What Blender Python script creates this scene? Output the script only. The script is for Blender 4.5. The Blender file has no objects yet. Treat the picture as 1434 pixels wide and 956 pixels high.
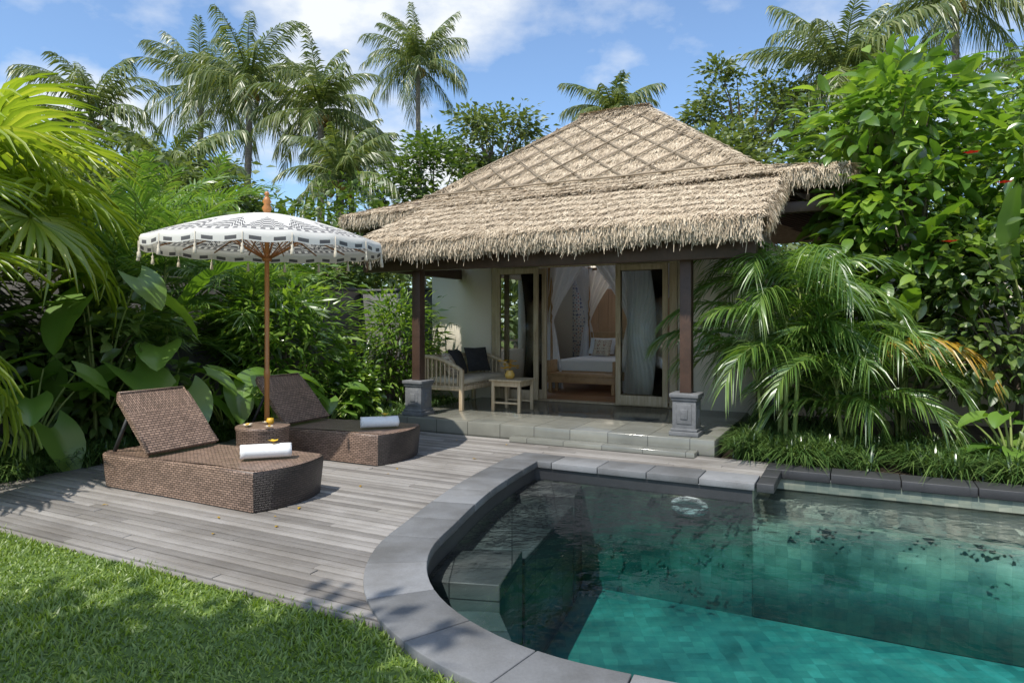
import bpy, math, numpy as np
from collections import Counter
from mathutils import Vector, Matrix
from mathutils.geometry import delaunay_2d_cdt
scene=bpy.context.scene
R0=np.random.default_rng(11)
TH=math.radians(-27.0)
OX,OY=-1.37,10.0
CA,SA=math.cos(TH),math.sin(TH)
def W(a,b,z=0.0): return np.array([OX+a*CA-b*SA, OY+a*SA+b*CA, z])
def AB(x,y):
    dx,dy=x-OX,y-OY
    return dx*CA+dy*SA, -dx*SA+dy*CA
def nrm(v): return v/np.maximum(np.linalg.norm(v,axis=-1,keepdims=True),1e-9)

# ------------------------------------------------------------------ mesh helpers
class MB:
    def __init__(s): s.V=[];s.F=[];s.n=0
    def add(s,V,F):
        V=np.asarray(V,float).reshape(-1,3)
        if not isinstance(F,list): F=[F]
        for f in F:
            f=np.asarray(f,int)
            if f.ndim==1: f=f[None]
            s.F.append(f+s.n)
        s.V.append(V); s.n+=len(V)
    def box(s,x0,x1,y0,y1,z0,z1,M=None):
        V=np.array([[x,y,z] for z in(z0,z1) for y in(y0,y1) for x in(x0,x1)],float)
        if M is not None: V=V@np.array(M)[:3,:3].T+np.array(M)[:3,3]
        s.add(V,np.array([[0,2,3,1],[4,5,7,6],[0,1,5,4],[2,6,7,3],[0,4,6,2],[1,3,7,5]]))
    def tube(s,P,r,n=8,cap=True):
        P=np.asarray(P,float); k=len(P); r=np.broadcast_to(np.asarray(r,float),(k,))
        T=nrm(np.gradient(P,axis=0)); up=np.array([0,0,1.]) if abs(T[:,2]).mean()<.9 else np.array([1.,0,0])
        X=nrm(np.cross(T,up)); Y=np.cross(X,T)
        an=np.arange(n)*2*np.pi/n
        V=P[:,None]+r[:,None,None]*(X[:,None]*np.cos(an)[None,:,None]+Y[:,None]*np.sin(an)[None,:,None])
        i=np.arange(k-1)[:,None]*n; j=np.arange(n)[None]; j2=(j+1)%n
        F=np.stack([i+j,i+j2,i+n+j2,i+n+j],-1).reshape(-1,4)
        fs=[F]
        if cap: fs+= [np.arange(n)[::-1].copy(),(k-1)*n+np.arange(n)]
        s.add(V.reshape(-1,3),fs)
    def beam(s,p0,p1,w,h):
        p0=np.array(p0,float);p1=np.array(p1,float)
        y=nrm(p1-p0); up=np.array([0,0,1.]) if abs(y[2])<.95 else np.array([1.,0,0])
        x=nrm(np.cross(y,up)); z=np.cross(x,y)
        V=[]
        for p in(p0,p1):
            for c in((-1,-1),(1,-1),(1,1),(-1,1)): V.append(p+x*c[0]*w/2+z*c[1]*h/2)
        s.add(V,[np.array([[0,1,5,4],[1,2,6,5],[2,3,7,6],[3,0,4,7],[3,2,1,0],[4,5,6,7]])])
    def lathe(s,prof,c=(0,0,0),n=24):
        prof=np.array(prof,float);k=len(prof);an=np.arange(n)*2*np.pi/n
        V=np.stack([prof[:,0][:,None]*np.cos(an),prof[:,0][:,None]*np.sin(an),np.repeat(prof[:,1][:,None],n,1)],-1)+np.array(c)
        i=np.arange(k-1)[:,None]*n; j=np.arange(n)[None]; j2=(j+1)%n
        s.add(V.reshape(-1,3),[np.stack([i+j,i+j2,i+n+j2,i+n+j],-1).reshape(-1,4),np.arange(n)[::-1].copy(),(k-1)*n+np.arange(n)])
    def grid(s,G,mask=None):
        G=np.asarray(G,float);a,b=G.shape[:2]
        i=np.arange(a-1)[:,None]*b; j=np.arange(b-1)[None]
        F=np.stack([i+j,i+j+1,i+b+j+1,i+b+j],-1)
        F=F.reshape(-1,4) if mask is None else F[mask]
        s.add(G.reshape(-1,3),F)
    def make(s,name,mat,**k): return mesh(name,np.concatenate(s.V),s.F,mat,**k)

def mesh(name,V,F,mat=None,smooth=False,parent=None,frame=False,bevel=0,uv=True,loc=None,rotz=None,solid=0):
    me=bpy.data.meshes.new(name)
    V=np.asarray(V,np.float32)
    tot=np.concatenate([np.full(len(f),f.shape[1],np.int32) for f in F])
    loops=np.concatenate([f.reshape(-1) for f in F]).astype(np.int32)
    st=np.zeros(len(tot),np.int32); st[1:]=np.cumsum(tot)[:-1]
    me.vertices.add(len(V)); me.vertices.foreach_set('co',V.reshape(-1))
    me.loops.add(len(loops)); me.loops.foreach_set('vertex_index',loops)
    me.polygons.add(len(tot)); me.polygons.foreach_set('loop_start',st); me.polygons.foreach_set('loop_total',tot)
    me.update(calc_edges=True); me.validate()
    if smooth: me.polygons.foreach_set('use_smooth',np.ones(len(me.polygons),bool))
    if isinstance(uv,np.ndarray):
        l=me.uv_layers.new(name='UVMap'); l.data.foreach_set('uv',uv.astype(np.float32).reshape(-1))
    elif uv:
        nl=len(me.loops); li=np.zeros(nl,np.int32); me.loops.foreach_get('vertex_index',li)
        co=np.zeros(len(me.vertices)*3,np.float32); me.vertices.foreach_get('co',co); co=co.reshape(-1,3)[li]
        pn=np.zeros(len(me.polygons)*3,np.float32); me.polygons.foreach_get('normal',pn); pn=pn.reshape(-1,3)
        lt=np.zeros(len(me.polygons),np.int32); me.polygons.foreach_get('loop_total',lt)
        ax=np.repeat(np.argmax(np.abs(pn),1),lt)
        u=np.where((ax==0)[:,None],co[:,[1,2]],np.where((ax==1)[:,None],co[:,[0,2]],co[:,[0,1]]))
        l=me.uv_layers.new(name='UVMap'); l.data.foreach_set('uv',u.astype(np.float32).reshape(-1))
    if mat: me.materials.append(mat)
    ob=bpy.data.objects.new(name,me); scene.collection.objects.link(ob)
    if frame: ob.location=(OX,OY,0); ob.rotation_euler=(0,0,TH)
    if loc is not None: ob.location=loc
    if rotz is not None: ob.rotation_euler=(0,0,rotz)
    if parent: ob.parent=parent
    if bevel:
        m=ob.modifiers.new('b','BEVEL'); m.width=bevel; m.segments=2; m.limit_method='ANGLE'
    if solid:
        m=ob.modifiers.new('s','SOLIDIFY'); m.thickness=solid
    return ob
def empty(name,loc=(0,0,0),rotz=0,frame=False):
    e=bpy.data.objects.new(name,None); scene.collection.objects.link(e)
    e.location=(OX,OY,0) if frame else loc; e.rotation_euler=(0,0,TH if frame else rotz)
    return e
def inst(tv,tf,P,R,S):
    tv=np.asarray(tv,float);tf=np.asarray(tf,int)
    S=np.asarray(S,float); S=S[:,None].repeat(3,1) if S.ndim==1 else S
    v=np.einsum('nij,nkj->nki',R,tv[None]*S[:,None,:])+P[:,None]
    f=tf[None]+(np.arange(len(P))*len(tv))[:,None,None]
    return v.reshape(-1,3),f.reshape(-1,tf.shape[1])
def basis(d,up):
    y=nrm(d); x=nrm(np.cross(y,up)); z=np.cross(x,y)
    return np.stack([x,y,z],-1)
LEAF=(np.array([[0,0,0],[-.25,.42,.07],[.25,.42,.07],[0,1,-.1],[0,.45,0]]),np.array([[0,2,3,4],[0,4,3,1]]))
LEAFN=(np.array([[0,0,0],[-.11,.42,.04],[.11,.42,.04],[0,1,-.15],[0,.45,0]]),np.array([[0,2,3,4],[0,4,3,1]]))
def biglf(kind,n=9,m=7):
    t=np.linspace(0,1,n)[:,None]; x=np.linspace(-1,1,m)[None]
    if kind=='heart':
        w=.42*np.sin(np.pi*np.clip(.22+.78*t,0,1))**.75
        y=t-.32*np.abs(x)**1.5*(1-t)**2
    elif kind=='banana':
        w=.13*np.sin(np.pi*np.clip(.06+.94*t,0,1))**.45; y=t+0*x
    else:
        w=.24*np.sin(np.pi*np.clip(.03+.97*t,0,1))**.8; y=t+0*x
    X=w*x; Z=.30*np.abs(X)-.38*t**2+.014*np.sin(t*40)*np.abs(x)+.10*t
    G=np.stack([X,y+0*X,Z],-1)
    i=np.arange(n-1)[:,None]*m; j=np.arange(m-1)[None]
    return G.reshape(-1,3),np.stack([i+j,i+j+1,i+m+j+1,i+m+j],-1).reshape(-1,4)

# ------------------------------------------------------------------ materials
def nm(name):
    m=bpy.data.materials.new(name); m.use_nodes=True; nt=m.node_tree
    return m,nt,nt.nodes,nt.links,nt.nodes['Principled BSDF'],nt.nodes['Material Output']
def ramp(N,cols,pos=None):
    r=N.new('ShaderNodeValToRGB'); e=r.color_ramp.elements
    pos=pos or [i/(len(cols)-1) for i in range(len(cols))]
    while len(e)<len(cols): e.new(.5)
    for i,(c,p) in enumerate(zip(cols,pos)):
        e[i].position=p; e[i].color=(*c,1) if len(c)==3 else c
    return r
def coord(N,L,kind='Object',scale=(1,1,1)):
    t=N.new('ShaderNodeTexCoord'); mp=N.new('ShaderNodeMapping'); mp.inputs['Scale'].default_value=scale
    L.new(t.outputs[kind],mp.inputs['Vector']); return mp.outputs['Vector']
def noise(N,L,vec,s,d=5,r=.6):
    n=N.new('ShaderNodeTexNoise'); n.inputs['Scale'].default_value=s; n.inputs['Detail'].default_value=d; n.inputs['Roughness'].default_value=r
    L.new(vec,n.inputs['Vector']); return n.outputs['Fac']
def mixc(N,L,fac,a,b,mode='MIX'):
    x=N.new('ShaderNodeMix'); x.data_type='RGBA'; x.blend_type=mode
    for s,v in((x.inputs[0],fac),(x.inputs[6],a),(x.inputs[7],b)):
        if hasattr(v,'node'): L.new(v,s)
        elif isinstance(v,(int,float)): s.default_value=v
        else: s.default_value=(*v,1)
    return x.outputs[2]
def mth(N,L,op,a,b=None,c=None):
    x=N.new('ShaderNodeMath'); x.operation=op
    for i,v in enumerate((a,b,c)):
        if v is None: continue
        if hasattr(v,'node'): L.new(v,x.inputs[i])
        else: x.inputs[i].default_value=v
    return x.outputs[0]
def bump(N,L,h,P,st=.3,dist=.01):
    b=N.new('ShaderNodeBump'); b.inputs['Strength'].default_value=st; b.inputs['Distance'].default_value=dist
    L.new(h,b.inputs['Height']); L.new(b.outputs['Normal'],P.inputs['Normal']); return b
def surf(name,cols,s=4,rough=.7,st=.3,dist=.01,scale=(1,1,1),kind='Object',isl=0.,fine=40,mott=None):
    m,nt,N,L,P,O=nm(name)
    v=coord(N,L,kind,scale); n1=noise(N,L,v,s,5,.65); f=n1
    if isl:
        g=N.new('ShaderNodeNewGeometry'); f=mth(N,L,'ADD',mth(N,L,'MULTIPLY',n1,1-isl),mth(N,L,'MULTIPLY',g.outputs['Random Per Island'],isl))
    r=ramp(N,cols,[.25+.5*i/(len(cols)-1) for i in range(len(cols))] if not isl else [.1+.8*i/(len(cols)-1) for i in range(len(cols))]); L.new(f,r.inputs[0])
    n2=noise(N,L,v,fine,3,.7)
    c=mixc(N,L,.45,r.outputs[0],mixc(N,L,n2,(.3,.3,.3),(.75,.75,.75)),'OVERLAY')
    if mott:
        n3=noise(N,L,coord(N,L,'Object'),mott,4,.6); rr=ramp(N,[(.68,.66,.63),(1,1,1),(1.0,1.0,1.0)],[.36,.56,1.]); L.new(n3,rr.inputs[0]); c=mixc(N,L,1.,c,rr.outputs[0],'MULTIPLY')
    L.new(c,P.inputs['Base Color']); P.inputs['Roughness'].default_value=rough
    bump(N,L,mth(N,L,'ADD',n2,n1),P,st,dist)
    return m
def simple(name,cols,rough=.9):
    m,nt,N,L,P,O=nm(name); g=N.new('ShaderNodeNewGeometry'); v=coord(N,L,'Object'); n=noise(N,L,v,1.1,2)
    f=mth(N,L,'ADD',mth(N,L,'MULTIPLY',n,.45),mth(N,L,'MULTIPLY',g.outputs['Random Per Island'],.55))
    r=ramp(N,cols,[.1+.8*i/(len(cols)-1) for i in range(len(cols))]); L.new(f,r.inputs[0])
    N.remove(P); D=N.new('ShaderNodeBsdfDiffuse'); L.new(r.outputs[0],D.inputs[0]); L.new(D.outputs[0],O.inputs[0])
    return m
def leafm(name,cols,tr=.35,rough=.42,tint=(1.5,1.5,.6),gl=.07):
    m,nt,N,L,P,O=nm(name); N.remove(P)
    g=N.new('ShaderNodeNewGeometry'); v=coord(N,L,'Object')
    n=noise(N,L,v,1.3,1)
    f=mth(N,L,'ADD',mth(N,L,'MULTIPLY',g.outputs['Random Per Island'],.6),mth(N,L,'MULTIPLY',n,.4))
    r=ramp(N,cols,[.1+.8*i/(len(cols)-1) for i in range(len(cols))]); L.new(f,r.inputs[0])
    d=N.new('ShaderNodeBsdfDiffuse'); L.new(r.outputs[0],d.inputs[0])
    t=N.new('ShaderNodeBsdfTranslucent'); L.new(mixc(N,L,1.,r.outputs[0],tint,'MULTIPLY'),t.inputs['Color'])
    mx=N.new('ShaderNodeMixShader'); mx.inputs[0].default_value=tr
    L.new(d.outputs[0],mx.inputs[1]); L.new(t.outputs[0],mx.inputs[2])
    G=N.new('ShaderNodeBsdfGlossy'); G.inputs['Roughness'].default_value=rough
    m2=N.new('ShaderNodeMixShader'); m2.inputs[0].default_value=gl; L.new(mx.outputs[0],m2.inputs[1]); L.new(G.outputs[0],m2.inputs[2]); L.new(m2.outputs[0],O.inputs['Surface'])
    return m
def brick(name,c1,c2,mo,w,h,ms,rough=.5,off=.5,st=.5,kind='UV',dist=.004,ns=2.,ov=.8):
    m,nt,N,L,P,O=nm(name)
    v=coord(N,L,kind); b=N.new('ShaderNodeTexBrick'); L.new(v,b.inputs['Vector'])
    b.inputs['Scale'].default_value=1; b.inputs['Brick Width'].default_value=w; b.inputs['Row Height'].default_value=h
    b.inputs['Mortar Size'].default_value=ms; b.inputs['Mortar Smooth'].default_value=.3; b.offset=off
    b.inputs['Color1'].default_value=(*c1,1); b.inputs['Color2'].default_value=(*c2,1); b.inputs['Mortar'].default_value=(*mo,1)
    n=noise(N,L,v,ns,5); n2=noise(N,L,v,30,2)
    c=mixc(N,L,ov,b.outputs['Color'],mixc(N,L,n,(.2,.2,.2),(.8,.8,.8)),'OVERLAY')
    L.new(c,P.inputs['Base Color']); P.inputs['Roughness'].default_value=rough
    h_=mth(N,L,'ADD',mth(N,L,'SUBTRACT',1.,b.outputs['Fac']),mth(N,L,'MULTIPLY',n2,.3))
    bump(N,L,h_,P,st,dist); return m

M_ground=surf('soil',[(.045,.033,.022),(.09,.068,.044)],3,.95,.5,.03)
M_lawn=surf('lawn_base',[(.05,.09,.016),(.11,.18,.03)],6,.9,.5,.02)
M_grass=leafm('grass_blade',[(.09,.16,.02),(.19,.29,.038),(.33,.42,.08)],.38,.5)
M_deck=surf('weathered_deck',[(.12,.11,.10),(.245,.228,.21),(.37,.35,.325)],3,.75,.6,.005,(.8,14,6),isl=.5,fine=18,mott=.9)
M_cop=surf('andesite_coping',[(.095,.098,.101),(.16,.164,.168),(.25,.254,.26)],3,.8,.5,.005,isl=.6,fine=60,mott=1.6)
M_blk=surf('black_stone',[(.022,.023,.025),(.055,.056,.058)],5,.55,.35,.004,isl=.3,fine=60)
M_step=brick('dark_pool_stone',(.075,.082,.082),(.13,.14,.135),(.03,.034,.034),.42,.30,.006,.5,0,.3)
M_plat=brick('terrazzo_tile',(.22,.218,.185),(.175,.178,.158),(.08,.08,.07),.5,.5,.006,.14,0,.12)
M_stone=surf('grey_stone',[(.10,.104,.108),(.18,.184,.188)],8,.8,.5,.005)
M_wallw=surf('cream_render',[(.78,.71,.58),(.86,.79,.66)],1.2,.85,.1,.003)
M_wallg=surf('garden_wall_render',[(.07,.07,.068),(.13,.13,.127),(.21,.205,.2)],1.2,.9,.4,.01,(1,1,.5))
M_dkwood=surf('dark_red_wood',[(.045,.026,.018),(.095,.052,.034)],5,.5,.2,.003,(1,1,1))
M_oldwood=surf('old_teak',[(.34,.25,.15),(.50,.39,.25),(.60,.50,.36)],4,.65,.3,.003,(6,6,.6))
M_teak=surf('teak',[(.38,.22,.10),(.55,.35,.18)],4,.5,.2,.002,(3,3,3))
M_pole=surf('umbrella_pole_wood',[(.36,.14,.04),(.50,.22,.07)],4,.35,.1,.002,(4,4,.5))
M_intwood=surf('interior_wood',[(.55,.32,.17),(.72,.47,.28)],3,.55,.2,.003,(6,6,.4))
M_floorw=surf('floor_wood',[(.28,.13,.06),(.42,.22,.11)],3,.3,.1,.002,(1,8,1))
M_thatch=simple('thatch_straw',[(.32,.245,.165),(.56,.46,.335),(.77,.67,.51)])
M_thbase=surf('thatch_base',[(.25,.19,.13),(.40,.31,.21)],9,.95,.8,.03,(1,1,1))
M_pole2=surf('roof_poles',[(.19,.15,.10),(.33,.265,.19)],4,.8,.3,.004,isl=.4)
M_wick=brick('wicker_brown',(.37,.25,.185),(.22,.148,.108),(.045,.03,.024),.05,.019,.003,.42,.5,1.,dist=.006,ns=5.)
M_wickd=brick('wicker_dark',(.075,.056,.05),(.045,.034,.03),(.012,.01,.009),.05,.019,.003,.4,.5,1.,dist=.006)
M_towel=surf('white_towel',[(.76,.76,.75),(.84,.84,.83)],40,.95,.6,.004,fine=300)
M_white=surf('white_fabric',[(.76,.76,.75),(.84,.84,.82)],3,.9,.2,.004)
M_black=surf('black_fabric',[(.02,.02,.022),(.04,.04,.042)],10,.9,.2,.004)
M_crm=surf('cream_cushion',[(.55,.48,.37),(.65,.58,.46)],6,.9,.2,.004)
M_trunk=surf('palm_trunk',[(.18,.15,.12),(.34,.30,.24)],2,.9,.8,.03,(1,1,9))
M_bark=surf('bark',[(.11,.085,.06),(.22,.18,.14)],3,.9,.8,.02,(2,2,.6))
M_cane=simple('palm_cane',[(.12,.19,.05),(.30,.33,.12)],.6)
M_coco=surf('coconut',[(.28,.16,.03),(.45,.30,.06)],3,.5,.1,.01)
M_gold=surf('gold_pot',[(.55,.33,.06),(.7,.45,.12)],8,.3,.2,.004)
M_yel=leafm('yellow_petal',[(.75,.42,.02),(.85,.60,.06)],.2,.5,(1,1,.5))
M_pet=leafm('white_petal',[(.8,.78,.66),(.85,.83,.75)],.2,.5,(1,1,1))
M_red=leafm('red_petal',[(.6,.02,.02),(.75,.05,.03)],.2,.5,(1,.6,.5))
L_coco=leafm('coconut_frond',[(.06,.10,.03),(.13,.18,.055),(.28,.30,.11)],.35,.38)
L_areca=leafm('areca_frond',[(.05,.12,.022),(.12,.23,.04),(.27,.38,.08)],.42,.38,gl=.09)
L_arecay=leafm('areca_yellowed',[(.45,.27,.02),(.6,.40,.05)],.4,.4,(1.2,1,.5))
L_fan=leafm('fan_frond',[(.14,.22,.025),(.27,.37,.045),(.45,.50,.09)],.45,.38)
L_tree=leafm('tree_leaf',[(.04,.085,.02),(.10,.17,.035),(.20,.27,.06)],.38,.45)
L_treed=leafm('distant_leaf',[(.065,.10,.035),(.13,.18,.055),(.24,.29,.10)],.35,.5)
L_shrub=leafm('shrub_leaf',[(.05,.12,.02),(.14,.26,.035),(.33,.46,.08)],.45,.3,gl=.09)
L_taro=leafm('taro_leaf',[(.08,.18,.03),(.17,.31,.05),(.28,.43,.09)],.45,.33,gl=.09)
L_lir=leafm('liriope_leaf',[(.03,.075,.02),(.075,.14,.035),(.17,.25,.07)],.28,.3,gl=.1)

def glassm(name,tint,ior,bs=None,vol=None):
    m,nt,N,L,P,O=nm(name); N.remove(P)
    t=N.new('ShaderNodeBsdfTransparent'); t.inputs[0].default_value=(*tint,1)
    g=N.new('ShaderNodeBsdfGlossy'); g.inputs['Roughness'].default_value=.02
    fr=N.new('ShaderNodeFresnel'); fr.inputs['IOR'].default_value=ior
    mx=N.new('ShaderNodeMixShader'); L.new(fr.outputs[0],mx.inputs[0]); L.new(t.outputs[0],mx.inputs[1]); L.new(g.outputs[0],mx.inputs[2]); L.new(mx.outputs[0],O.inputs['Surface'])
    if bs:
        v=coord(N,L,'Object')
        n=mth(N,L,'ADD',noise(N,L,v,2.4,2,.5),mth(N,L,'MULTIPLY',noise(N,L,v,9,2,.5),.38))
        b=N.new('ShaderNodeBump'); b.inputs['Strength'].default_value=bs; b.inputs['Distance'].default_value=.1
        L.new(n,b.inputs['Height']); L.new(b.outputs[0],g.inputs['Normal']); L.new(b.outputs[0],fr.inputs['Normal'])
        # caustic light pattern painted into the surface's transparent tint
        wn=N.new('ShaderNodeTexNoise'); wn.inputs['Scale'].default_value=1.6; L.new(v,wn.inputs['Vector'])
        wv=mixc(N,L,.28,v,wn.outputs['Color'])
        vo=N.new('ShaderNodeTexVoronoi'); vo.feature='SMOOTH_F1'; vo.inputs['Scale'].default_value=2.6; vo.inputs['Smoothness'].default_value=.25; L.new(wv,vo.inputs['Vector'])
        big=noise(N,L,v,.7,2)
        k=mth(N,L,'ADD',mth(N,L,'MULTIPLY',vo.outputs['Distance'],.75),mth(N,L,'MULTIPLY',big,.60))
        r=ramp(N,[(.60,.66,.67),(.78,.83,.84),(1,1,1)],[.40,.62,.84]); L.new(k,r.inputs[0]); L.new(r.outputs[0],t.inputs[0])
    if vol:
        va=N.new('ShaderNodeVolumeAbsorption'); va.inputs['Color'].default_value=(*vol[0],1); va.inputs['Density'].default_value=vol[1]; L.new(va.outputs[0],O.inputs['Volume'])
    return m
M_glass=glassm('window_glass',(.95,.97,.96),1.25)
M_water=glassm('pool_water_surface',(.92,.98,.98),1.27,.45,((.12,.76,.795),.84))
def tilem(name,cols,mort,sz,mf=.25):
    m,nt,N,L,P,O=nm(name); v0=coord(N,L,'UV',(1/sz,1/sz,1/sz))
    wq=N.new('ShaderNodeTexNoise'); wq.inputs['Scale'].default_value=.35; wq.inputs['Detail'].default_value=2; L.new(v0,wq.inputs['Vector'])
    off=N.new('ShaderNodeVectorMath'); off.operation='MULTIPLY_ADD'; L.new(wq.outputs['Color'],off.inputs[0]); off.inputs[1].default_value=(.7,.7,0); L.new(v0,off.inputs[2]); v=off.outputs[0]
    sp=N.new('ShaderNodeVectorMath'); sp.operation='FLOOR'; L.new(v,sp.inputs[0])
    wn=N.new('ShaderNodeTexWhiteNoise'); wn.noise_dimensions='2D'; L.new(sp.outputs[0],wn.inputs['Vector'])
    n=noise(N,L,v0,.085,6,.68); f=mth(N,L,'ADD',mth(N,L,'MULTIPLY',wn.outputs['Value'],.13),mth(N,L,'MULTIPLY',n,.87))
    r=ramp(N,cols,[.34,.45,.56,.70]); L.new(f,r.inputs[0])
    b=N.new('ShaderNodeTexBrick'); b.offset=0; L.new(v,b.inputs['Vector']); b.inputs['Scale'].default_value=1; b.inputs['Brick Width'].default_value=1; b.inputs['Row Height'].default_value=1; b.inputs['Mortar Size'].default_value=.03; b.inputs['Mortar Smooth'].default_value=.5
    c=mixc(N,L,mth(N,L,'MULTIPLY',b.outputs['Fac'],mf),r.outputs[0],mort); L.new(c,P.inputs['Base Color']); P.inputs['Roughness'].default_value=.45; return m
M_tile=tilem('green_pool_tile',[(.10,.145,.125),(.20,.25,.21),(.32,.35,.27),(.54,.55,.44)],(.12,.16,.14),.10)
M_ledge=tilem('pale_pool_tile',[(.24,.29,.25),(.32,.36,.30),(.40,.43,.35),(.50,.51,.43)],(.13,.16,.14),.11,.5)

# ------------------------------------------------------------------ pool outline
ctrl=np.array([(.266,7.48),(.03,6.88),(-.18,6.28),(-.33,5.72),(-.45,5.18),(-.56,4.66),(-.545,4.2),(-.425,3.8),(-.205,3.45),(.085,3.17),(.45,2.97),(1.1,2.74),(2.2,2.5),(3.8,2.3),(5.5,2.2),(7.4,2.15)])
def catmull(C,k=8):
    C=np.vstack([2*C[0]-C[1],C,2*C[-1]-C[-2]]); out=[]
    for i in range(1,len(C)-2):
        for t in np.arange(k)/k:
            p0,p1,p2,p3=C[i-1:i+3]
            out.append(.5*((2*p1)+(-p0+p2)*t+(2*p0-5*p1+4*p2-p3)*t*t+(-p0+3*p1-3*p2+p3)*t**3))
    out.append(C[-2]); return np.array(out)
curve=catmull(ctrl)
def resample(C,n):
    d=np.r_[0,np.cumsum(np.linalg.norm(np.diff(C,axis=0),axis=1))]; t=np.linspace(0,d[-1],n)
    return np.stack([np.interp(t,d,C[:,0]),np.interp(t,d,C[:,1])],1),d[-1]
def offs(C,w):
    T=nrm(np.gradient(C,axis=0)); return C+np.stack([T[:,1],-T[:,0]],1)*w
right=[W(11,-.8)[:2],W(4.85,-.8)[:2],W(4.85,-1.5)[:2]]
inner=np.vstack([curve,right])
outer_c=offs(curve,.36)
def pip(P,poly):
    x,y=P[:,0],P[:,1]; ins=np.zeros(len(P),bool); j=len(poly)-1
    for i in range(len(poly)):
        xi,yi=poly[i];xj,yj=poly[j]
        c=((yi>y)!=(yj>y))&(x<(xj-xi)*(y-yi)/(yj-yi+1e-12)+xi); ins^=c; j=i
    return ins
if not pip(np.array([[-.7,4.6]]),np.vstack([outer_c,right]))[0]:
    outer_c=offs(curve,-.36); mid_c=offs(curve,-.15)
else: mid_c=offs(curve,.15)
hole=np.vstack([mid_c,[W(11,-.68)[:2],W(4.97,-.68)[:2],W(4.97,-1.35)[:2],W(2.45,-1.35)[:2]]])
outpoly=np.vstack([outer_c,[W(11,-.5)[:2],W(4.9,-.5)[:2],W(4.9,-1.12)[:2],W(2.25,-1.12)[:2]]])
def tri2(outer,holes):
    vs=[Vector(p) for p in outer]; es=[(i,(i+1)%len(outer)) for i in range(len(outer))]
    for h in holes:
        o=len(vs); vs+=[Vector(p) for p in h]; es+=[(o+i,o+(i+1)%len(h)) for i in range(len(h))]
    v,e,f,_,_,_=delaunay_2d_cdt(vs,es,[],0,1e-5)
    v=np.array([tuple(q) for q in v]); f=np.array(f); c=v[f].mean(1)
    k=pip(c,np.array(outer))
    for h in holes: k&=~pip(c,np.array(h))
    return v,f[k]
def sheet(name,outer,holes,z,mat,**kw):
    v,f=tri2(outer,holes)
    return mesh(name,np.c_[v,np.full(len(v),z)],[f],mat,**kw)
sheet('ground',[(-900,-900),(900,-900),(900,900),(-900,900)],[hole],-.06,M_ground)
lawnpoly=[W(-14,-5.46)[:2],W(3.95,-5.46)[:2],(-.1,3.2),(1.2,2.4),(8,1.9),(9,-9),(-16,-9)]
sheet('lawn',lawnpoly,[hole],-.035,M_lawn)

def grass():
    n=320000
    x=R0.uniform(-8.5,1.6,n); y=R0.uniform(1.2,9.5,n)
    a,b=AB(x,y); P=np.c_[x,y]
    k=(b<-5.44+R0.normal(0,.012,n))&~pip(P,outpoly)
    w=np.clip(1.25-.10*np.abs(x+1.8),.25,1); k&=(R0.random(n)<w)
    P=P[k]; n=len(P)
    az=R0.uniform(0,2*np.pi,n); el=R0.uniform(.3,1.3,n)
    d=np.stack([np.cos(az)*np.cos(el),np.sin(az)*np.cos(el),np.sin(el)],1)
    R=basis(d,np.stack([R0.normal(0,.4,n),R0.normal(0,.4,n),np.ones(n)],1))
    tv=np.array([[-.5,0,0],[.5,0,0],[.42,.55,.05],[-.42,.55,.05],[0,1,-.12]])
    tall=.75+.5*np.sin(P[:,0]*4.1+np.sin(P[:,1]*3.3)*1.5)*np.sin(P[:,1]*3.7+1)
    S=np.stack([R0.uniform(.006,.012,n),R0.uniform(.03,.066,n)*np.clip(tall,.55,1.25),R0.uniform(.03,.06,n)],1)
    P3=np.c_[P,np.full(n,-.035)]
    v,f=inst(tv,np.array([[0,1,2,3]]),P3,R,S)
    f2=np.array([[3,2,4]])[None]+(np.arange(n)*5)[:,None,None]
    mesh('grass',v,[f,f2.reshape(-1,3)],M_grass,uv=False)
grass()

# ------------------------------------------------------------------ deck
def deck():
    mb=MB(); oa,ob_=AB(outer_c[:,0],outer_c[:,1])
    b=-5.44; w=.068; g=.013
    while b<-.36:
        bm=b+w/2
        if bm>-1.14: am=4.9
        elif bm>-1.55: am=2.33
        else:
            am=np.interp(bm,ob_[:60][np.argsort(ob_[:60])],oa[:60][np.argsort(ob_[:60])])+.1
        a=-1.55+R0.uniform(-.02,.02)
        while a<am-.02:
            e=min(a+R0.uniform(1.4,3.0),am)
            if am-e<.3: e=am
            dz=R0.uniform(-.003,.003)
            mb.box(a,e-.004,b,b+w,-.05,dz); a=e
        b+=w+g
    root=empty('wooden_deck',frame=True)
    mb.make('deck_boards',M_deck,parent=root,bevel=.003)
    mb=MB(); mb.box(-1.57,3.75,-5.475,-5.45,-.06,-.004)
    for a in np.arange(-1.4,2.0,.6): mb.box(a,a+.05,-5.4,-.4,-.058,-.051)
    mb.make('edge_board',M_deck,parent=root)
deck()

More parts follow.
